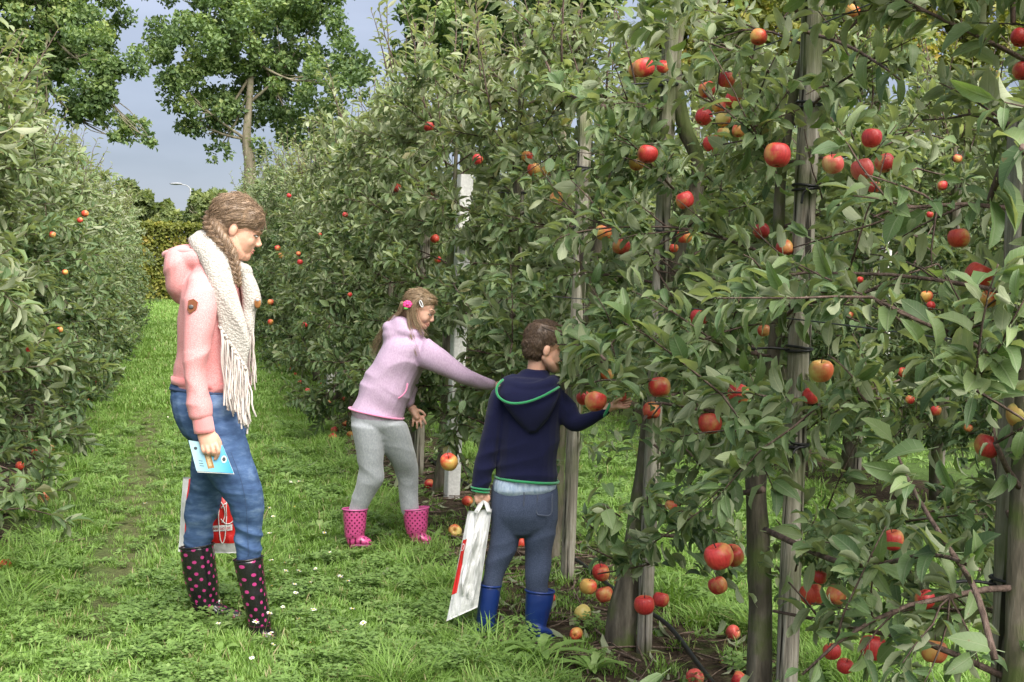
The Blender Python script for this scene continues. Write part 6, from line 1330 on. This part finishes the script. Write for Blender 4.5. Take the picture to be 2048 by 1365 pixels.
# ---- the boy
def boy():
    f = Fig(5.14); rng = np.random.default_rng(62); org = np.array([*f.p(1035, 1262)[:2], 0.0]); skin = skin_mat('skin_boy', (.66, .39, .28))
    O = f.p(1091, 699, 0); s = .90; fx = unit(RIGHT * .92 - UP * .24 + FWD * .24); hp, W, ax = head_parts(O, fx, UP + RIGHT * .10, s, True)
    body = hp + [f.limb([(1078, 715, 0, 21), (1072, 750, 0, 20), (1066, 785, 0, 24)]), f.rings([(1010, 800, 1115, 800, 0, .08), (1005, 870, 1110, 870, 0, .085), (1002, 960, 1108, 960, 0, .085), (995, 1010, 1108, 1010, 0, .09)]),
        f.limb([(1000, 800, .02, 18), (980, 870, .03, 17), (968, 930, .04, 15), (962, 980, .04, 11), (962, 990, .04, 11)]), f.limb([(1118, 800, .02, 18), (1146, 845, .05, 16), (1175, 838, .08, 14), (1210, 820, .09, 10), (1222, 814, .09, 9)]),
        f.limb([(1015, 1010, 0, 30), (1010, 1090, 0, 22), (990, 1160, 0, 17), (975, 1230, 0, 13), (972, 1250, 0, 12)]), f.limb([(1080, 1010, 0, 30), (1078, 1090, 0, 22), (1075, 1160, 0, 17), (1072, 1235, 0, 13), (1080, 1258, 0, 11)]),
        f.limb([(961, 985, .04, 11), (962, 996, .045, 13)], flat=.6)] + [f.limb([(951 + 7 * i, 993, .05, 3.6), (953 + 7 * i, 1003, .056, 3.3), (956 + 6 * i, 1008, .035, 2.9)], n=8) for i in range(4)] + [f.limb([(973, 988, .05, 4.8), (977, 998, .055, 4.4), (972, 1005, .05, 4)], n=8)] + \
        [f.limb([(1218, 816, .09, 9), (1230, 811, .09, 12), (1238, 810, .09, 11.5)], flat=.75)] + [f.limb([(1237, 803 + 4 * i, .06 + .016 * i, 3.3), (1251, 802 + 4.6 * i, .06 + .018 * i, 3.0), (1263 - 2 * abs(i - 1), 797 + 5.4 * i, .06 + .02 * i, 2.6)], n=8) for i in range(4)] + [f.limb([(1228, 805, .11, 4.8), (1236, 798, .125, 4.4), (1243, 797, .125, 3.8)], n=8)]
    me, co, nm = remesh(body, .0034, 3, dec=.3); co = shrink(co, nm, [(O, .155), (f.p(962, 998, .045), .06), (f.p(1240, 808, .09), .075)], .022); P = finish(me, co, 'person', skin, None, org); setp(P, 'boy in navy fleece jacket with green trim, blue trousers and boots, seen from behind', 'person')
    face_details(P, W, ax, s, (.12, .075, .045), (.5, .22, .18), sides=(1, -1))
    # trousers
    tm = M('blue_grey_jersey', .95, .1); a = tm.noise(260, 3); b = tm.noise(8, 3); tm.color(tm.mix(tm.ramp(b, [(.3, 0.0), (.8, .3)]), tm.ramp(a, [(.33, (.042, .055, .098)), (.67, (.082, .103, .162))]), (.06, .075, .12))); tm.bump(a, .25, .004); tm.b.inputs['Sheen Weight'].default_value = .04; tm = tm.m
    pcs = [f.rings([(984, 972, 1114, 970, 0, .10), (981, 1000, 1117, 998, 0, .115), (981, 1030, 1117, 1025, 0, .115), (984, 1052, 1114, 1050, 0, .095)], p=2.3),
        f.rings([(982, 1035, 1050, 1038, 0, .092), (982, 1065, 1040, 1070, 0, .078), (979, 1095, 1033, 1100, 0, .068), (972, 1125, 1019, 1130, 0, .058), (966, 1155, 1006, 1158, 0, .05), (963, 1185, 999, 1185, 0, .042)]),
        f.rings([(1044, 1038, 1115, 1032, 0, .092), (1048, 1070, 1111, 1065, 0, .078), (1050, 1100, 1107, 1095, 0, .068), (1050, 1130, 1102, 1125, 0, .058), (1052, 1160, 1098, 1158, 0, .05), (1056, 1190, 1095, 1188, 0, .042)])]
    me, co, nm = remesh(pcs, .0055, 4); yy = project(co)[1]; kn = np.clip((yy - 1020) / 90, .2, 1); q = wrinkle(co, nm, .0075, (6, 15, 5), 12, .35); co = co + (q - co) * kn[:, None]; T = finish(me, co, 'trousers', tm, P)
    part('back_pocket', *tube(spline(np.array([f.p(1075, 990, .108), f.p(1073, 1025, .110), f.p(1082, 1031, .110), f.p(1102, 1028, .098), f.p(1104, 990, .095)]), 5), .0025, n=5), cloth_mat('seam_blue', (.05, .065, .11)), T)
    part('centre_seam', *tube(spline(np.array([f.p(1048, 985, .116), f.p(1047, 1010, .117), f.p(1046, 1036, .095)]), 4), .0022, n=5), cloth_mat('seam_blue2', (.05, .065, .11)), T)
    sm = M('heather_blue', .95, .1); a = sm.noise(120, 3, st=(1, 1, .3)); sm.color(sm.ramp(a, [(.3, (.28, .37, .52)), (.7, (.52, .60, .70))])); sm.bump(a, .3, .004)
    me, co, nm = remesh([f.rings([(1000, 940, 1106, 940, 0, .09), (988, 958, 1112, 962, 0, .114), (984, 980, 1114, 975, 0, .12)], p=2.3)], .006, 3); finish(me, wrinkle(co, nm, .004, (12, 6, 5), 6), 'shirt', sm.m, P)
    # fleece
    nm_ = cloth_mat('navy_fleece', (.0075, .009, .036), .95, .06, 420, .25, .3); gm = cloth_mat('green_binding', (.018, .24, .085))
    pcs = [f.rings([(1035, 748, 1100, 752, 0, .06), (1008, 764, 1120, 770, 0, .085), (994, 790, 1128, 796, 0, .105), (993, 830, 1124, 835, 0, .115), (994, 880, 1119, 880, 0, .118), (992, 920, 1117, 922, 0, .118), (991, 952, 1116, 962, 0, .12)], p=2.4),
        f.rings([(984, 785, 1026, 776, .01, .06), (972, 830, 1010, 838, .03, .058), (962, 870, 1003, 872, .04, .052), (953, 915, 995, 918, .045, .046), (946, 950, 984, 952, .045, .04), (943, 976, 979, 980, .045, .034)]),
        f.limb([(1112, 796, .01, 23), (1134, 825, .03, 23), (1150, 845, .05, 21.5), (1172, 842, .075, 19), (1196, 830, .09, 16), (1215, 820, .09, 13)], flat=1.0),
        # hood on the back
        f.rings([(1005, 760, 1115, 768, .075, .04), (997, 785, 1119, 786, .10, .048), (1008, 812, 1112, 808, .115, .045), (1028, 838, 1098, 836, .118, .035), (1052, 862, 1078, 860, .115, .022)], p=2.2), f.limb([(1030, 762, .02, 14), (1014, 768, .06, 15), (1030, 776, .10, 14), (1066, 778, .115, 13), (1098, 770, .09, 14), (1108, 764, .04, 14)])]
    me, co, nm = remesh(pcs, .005, 4); x_, yy, d_ = project(co); co = wrinkle(co, nm, .0035, (8, 8, 6), 14, .3); q = wrinkle(co, nm, .0075, (5, 13, 6), 15, .2); arm = ((x_ < 990) | (x_ > 1130)).astype(float); low = np.clip((yy - 870) / 60, 0, .5); co = co + (q - co) * np.maximum(arm, low)[:, None]; K = finish(me, co, 'fleece_jacket', nm_, P)
    part('hood_trim', *tube(spline(np.array([f.p(1006, 760, .110), f.p(996, 770, .135), f.p(993, 784, .145), f.p(1001, 798, .158), f.p(1022, 807, .170), f.p(1052, 805, .174), f.p(1081, 795, .168), f.p(1104, 783, .155), f.p(1118, 775, .12)]), 4), .0052, n=8), gm, K)
    hem_band(f, 'hem_trim', (990, 953, 1117, 964, 0, .122), gm, K, .0055); hem_band(f, 'cuff_trim', (943, 974, 979, 979, .045, .036), gm, K, .0045); hem_band(f, 'cuff_trim', (944, 980, 978, 985, .045, .034), gm, K, .0045)
    c = f.p(1213, 821, .09); th = np.linspace(0, 6.283, 25); ax1 = unit(UP * .9 + RIGHT * .45); ax2 = -FWD; part('cuff_trim', *tube(c + (np.cos(th)[:, None] * ax1 + np.sin(th)[:, None] * ax2) * .027, .006, n=8), gm, K)
    # hair
    hm_ = hair_mat('short_brown_hair', (.040, .024, .015), (.095, .058, .036), (.19, .125, .08)); pcs = [ellipsoid(W(-.014, 0, .045), (ax[0] * .099 * s, ax[1] * .081 * s, ax[2] * .086 * s)), ellipsoid(W(.036, 0, .085), (ax[0] * .052 * s, ax[1] * .062 * s, ax[2] * .036 * s)), ellipsoid(W(-.044, 0, -.014), (ax[0] * .058 * s, ax[1] * .066 * s, ax[2] * .056 * s)), ellipsoid(W(-.040, 0, .016), (ax[0] * .070 * s, ax[1] * .076 * s, ax[2] * .070 * s))]
    me, co, nm = remesh(pcs, .004, 10); loc = co - O; lx, lz = loc @ ax[0] / s, loc @ ax[2] / s; face = ((lx > -.004) & (lz < .022 + .7 * lx)) | (lz < -.055); co = np.where(face[:, None], O + (co - O) * .82, co)
    me.attributes.new('tint', 'FLOAT', 'POINT').data.foreach_set('value', rng.uniform(.2, .6, len(co)).astype(np.float32)); HR = finish(me, co, 'hair', hm_, P); paths = []
    H3 = np.stack([lx, loc @ ax[1] / s, lz], 1)
    fl_b = lambda q: ax[2] * (-1.0 if q[2] < .10 else -.1) + ax[0] * (.25 if q[2] < .10 else 1.0)
    a = fur(co, nm, H3, ~face, 5200, fl_b, (.010, .022), .0007, rng, .002); V, Fs = a.get(); part('hair_strands', V, Fs, hm_, HR, tint=a.tint())
    bm = plain('blue_rubber', (.009, .030, .155), .36, .5, .12, 10, .12); rm = plain('blue_rim', (.010, .034, .17), .38)
    make_boot(f, P, [(959, 1168, 1002, 1172, 0, .050), (957, 1195, 999, 1198, 0, .05), (954, 1225, 994, 1225, 0, .046), (953, 1243, 992, 1242, 0, .042)], [(972, 1250, .02, 13, .036), (972, 1250, -.03, 12, .038), (978, 1249, -.08, 9, .038), (982, 1248, -.115, 6, .03)], bm, rm, rm, .045)
    make_boot(f, P, [(1051, 1180, 1109, 1184, 0, .056), (1051, 1205, 1105, 1208, 0, .055), (1050, 1232, 1098, 1234, 0, .05), (1051, 1250, 1094, 1250, 0, .044)], [(1068, 1260, .03, 13, .037), (1078, 1261, .0, 12, .04), (1092, 1265, -.04, 9, .04), (1102, 1267, -.07, 6, .032)], bm, rm, rm, .05)
    p = f.p(1243, 790, .09); apple(p, 26 * f.k, 'p', 'pinkish apple resting in the boy\'s open hand', 'apples hanging on the right row', .3)
boy()
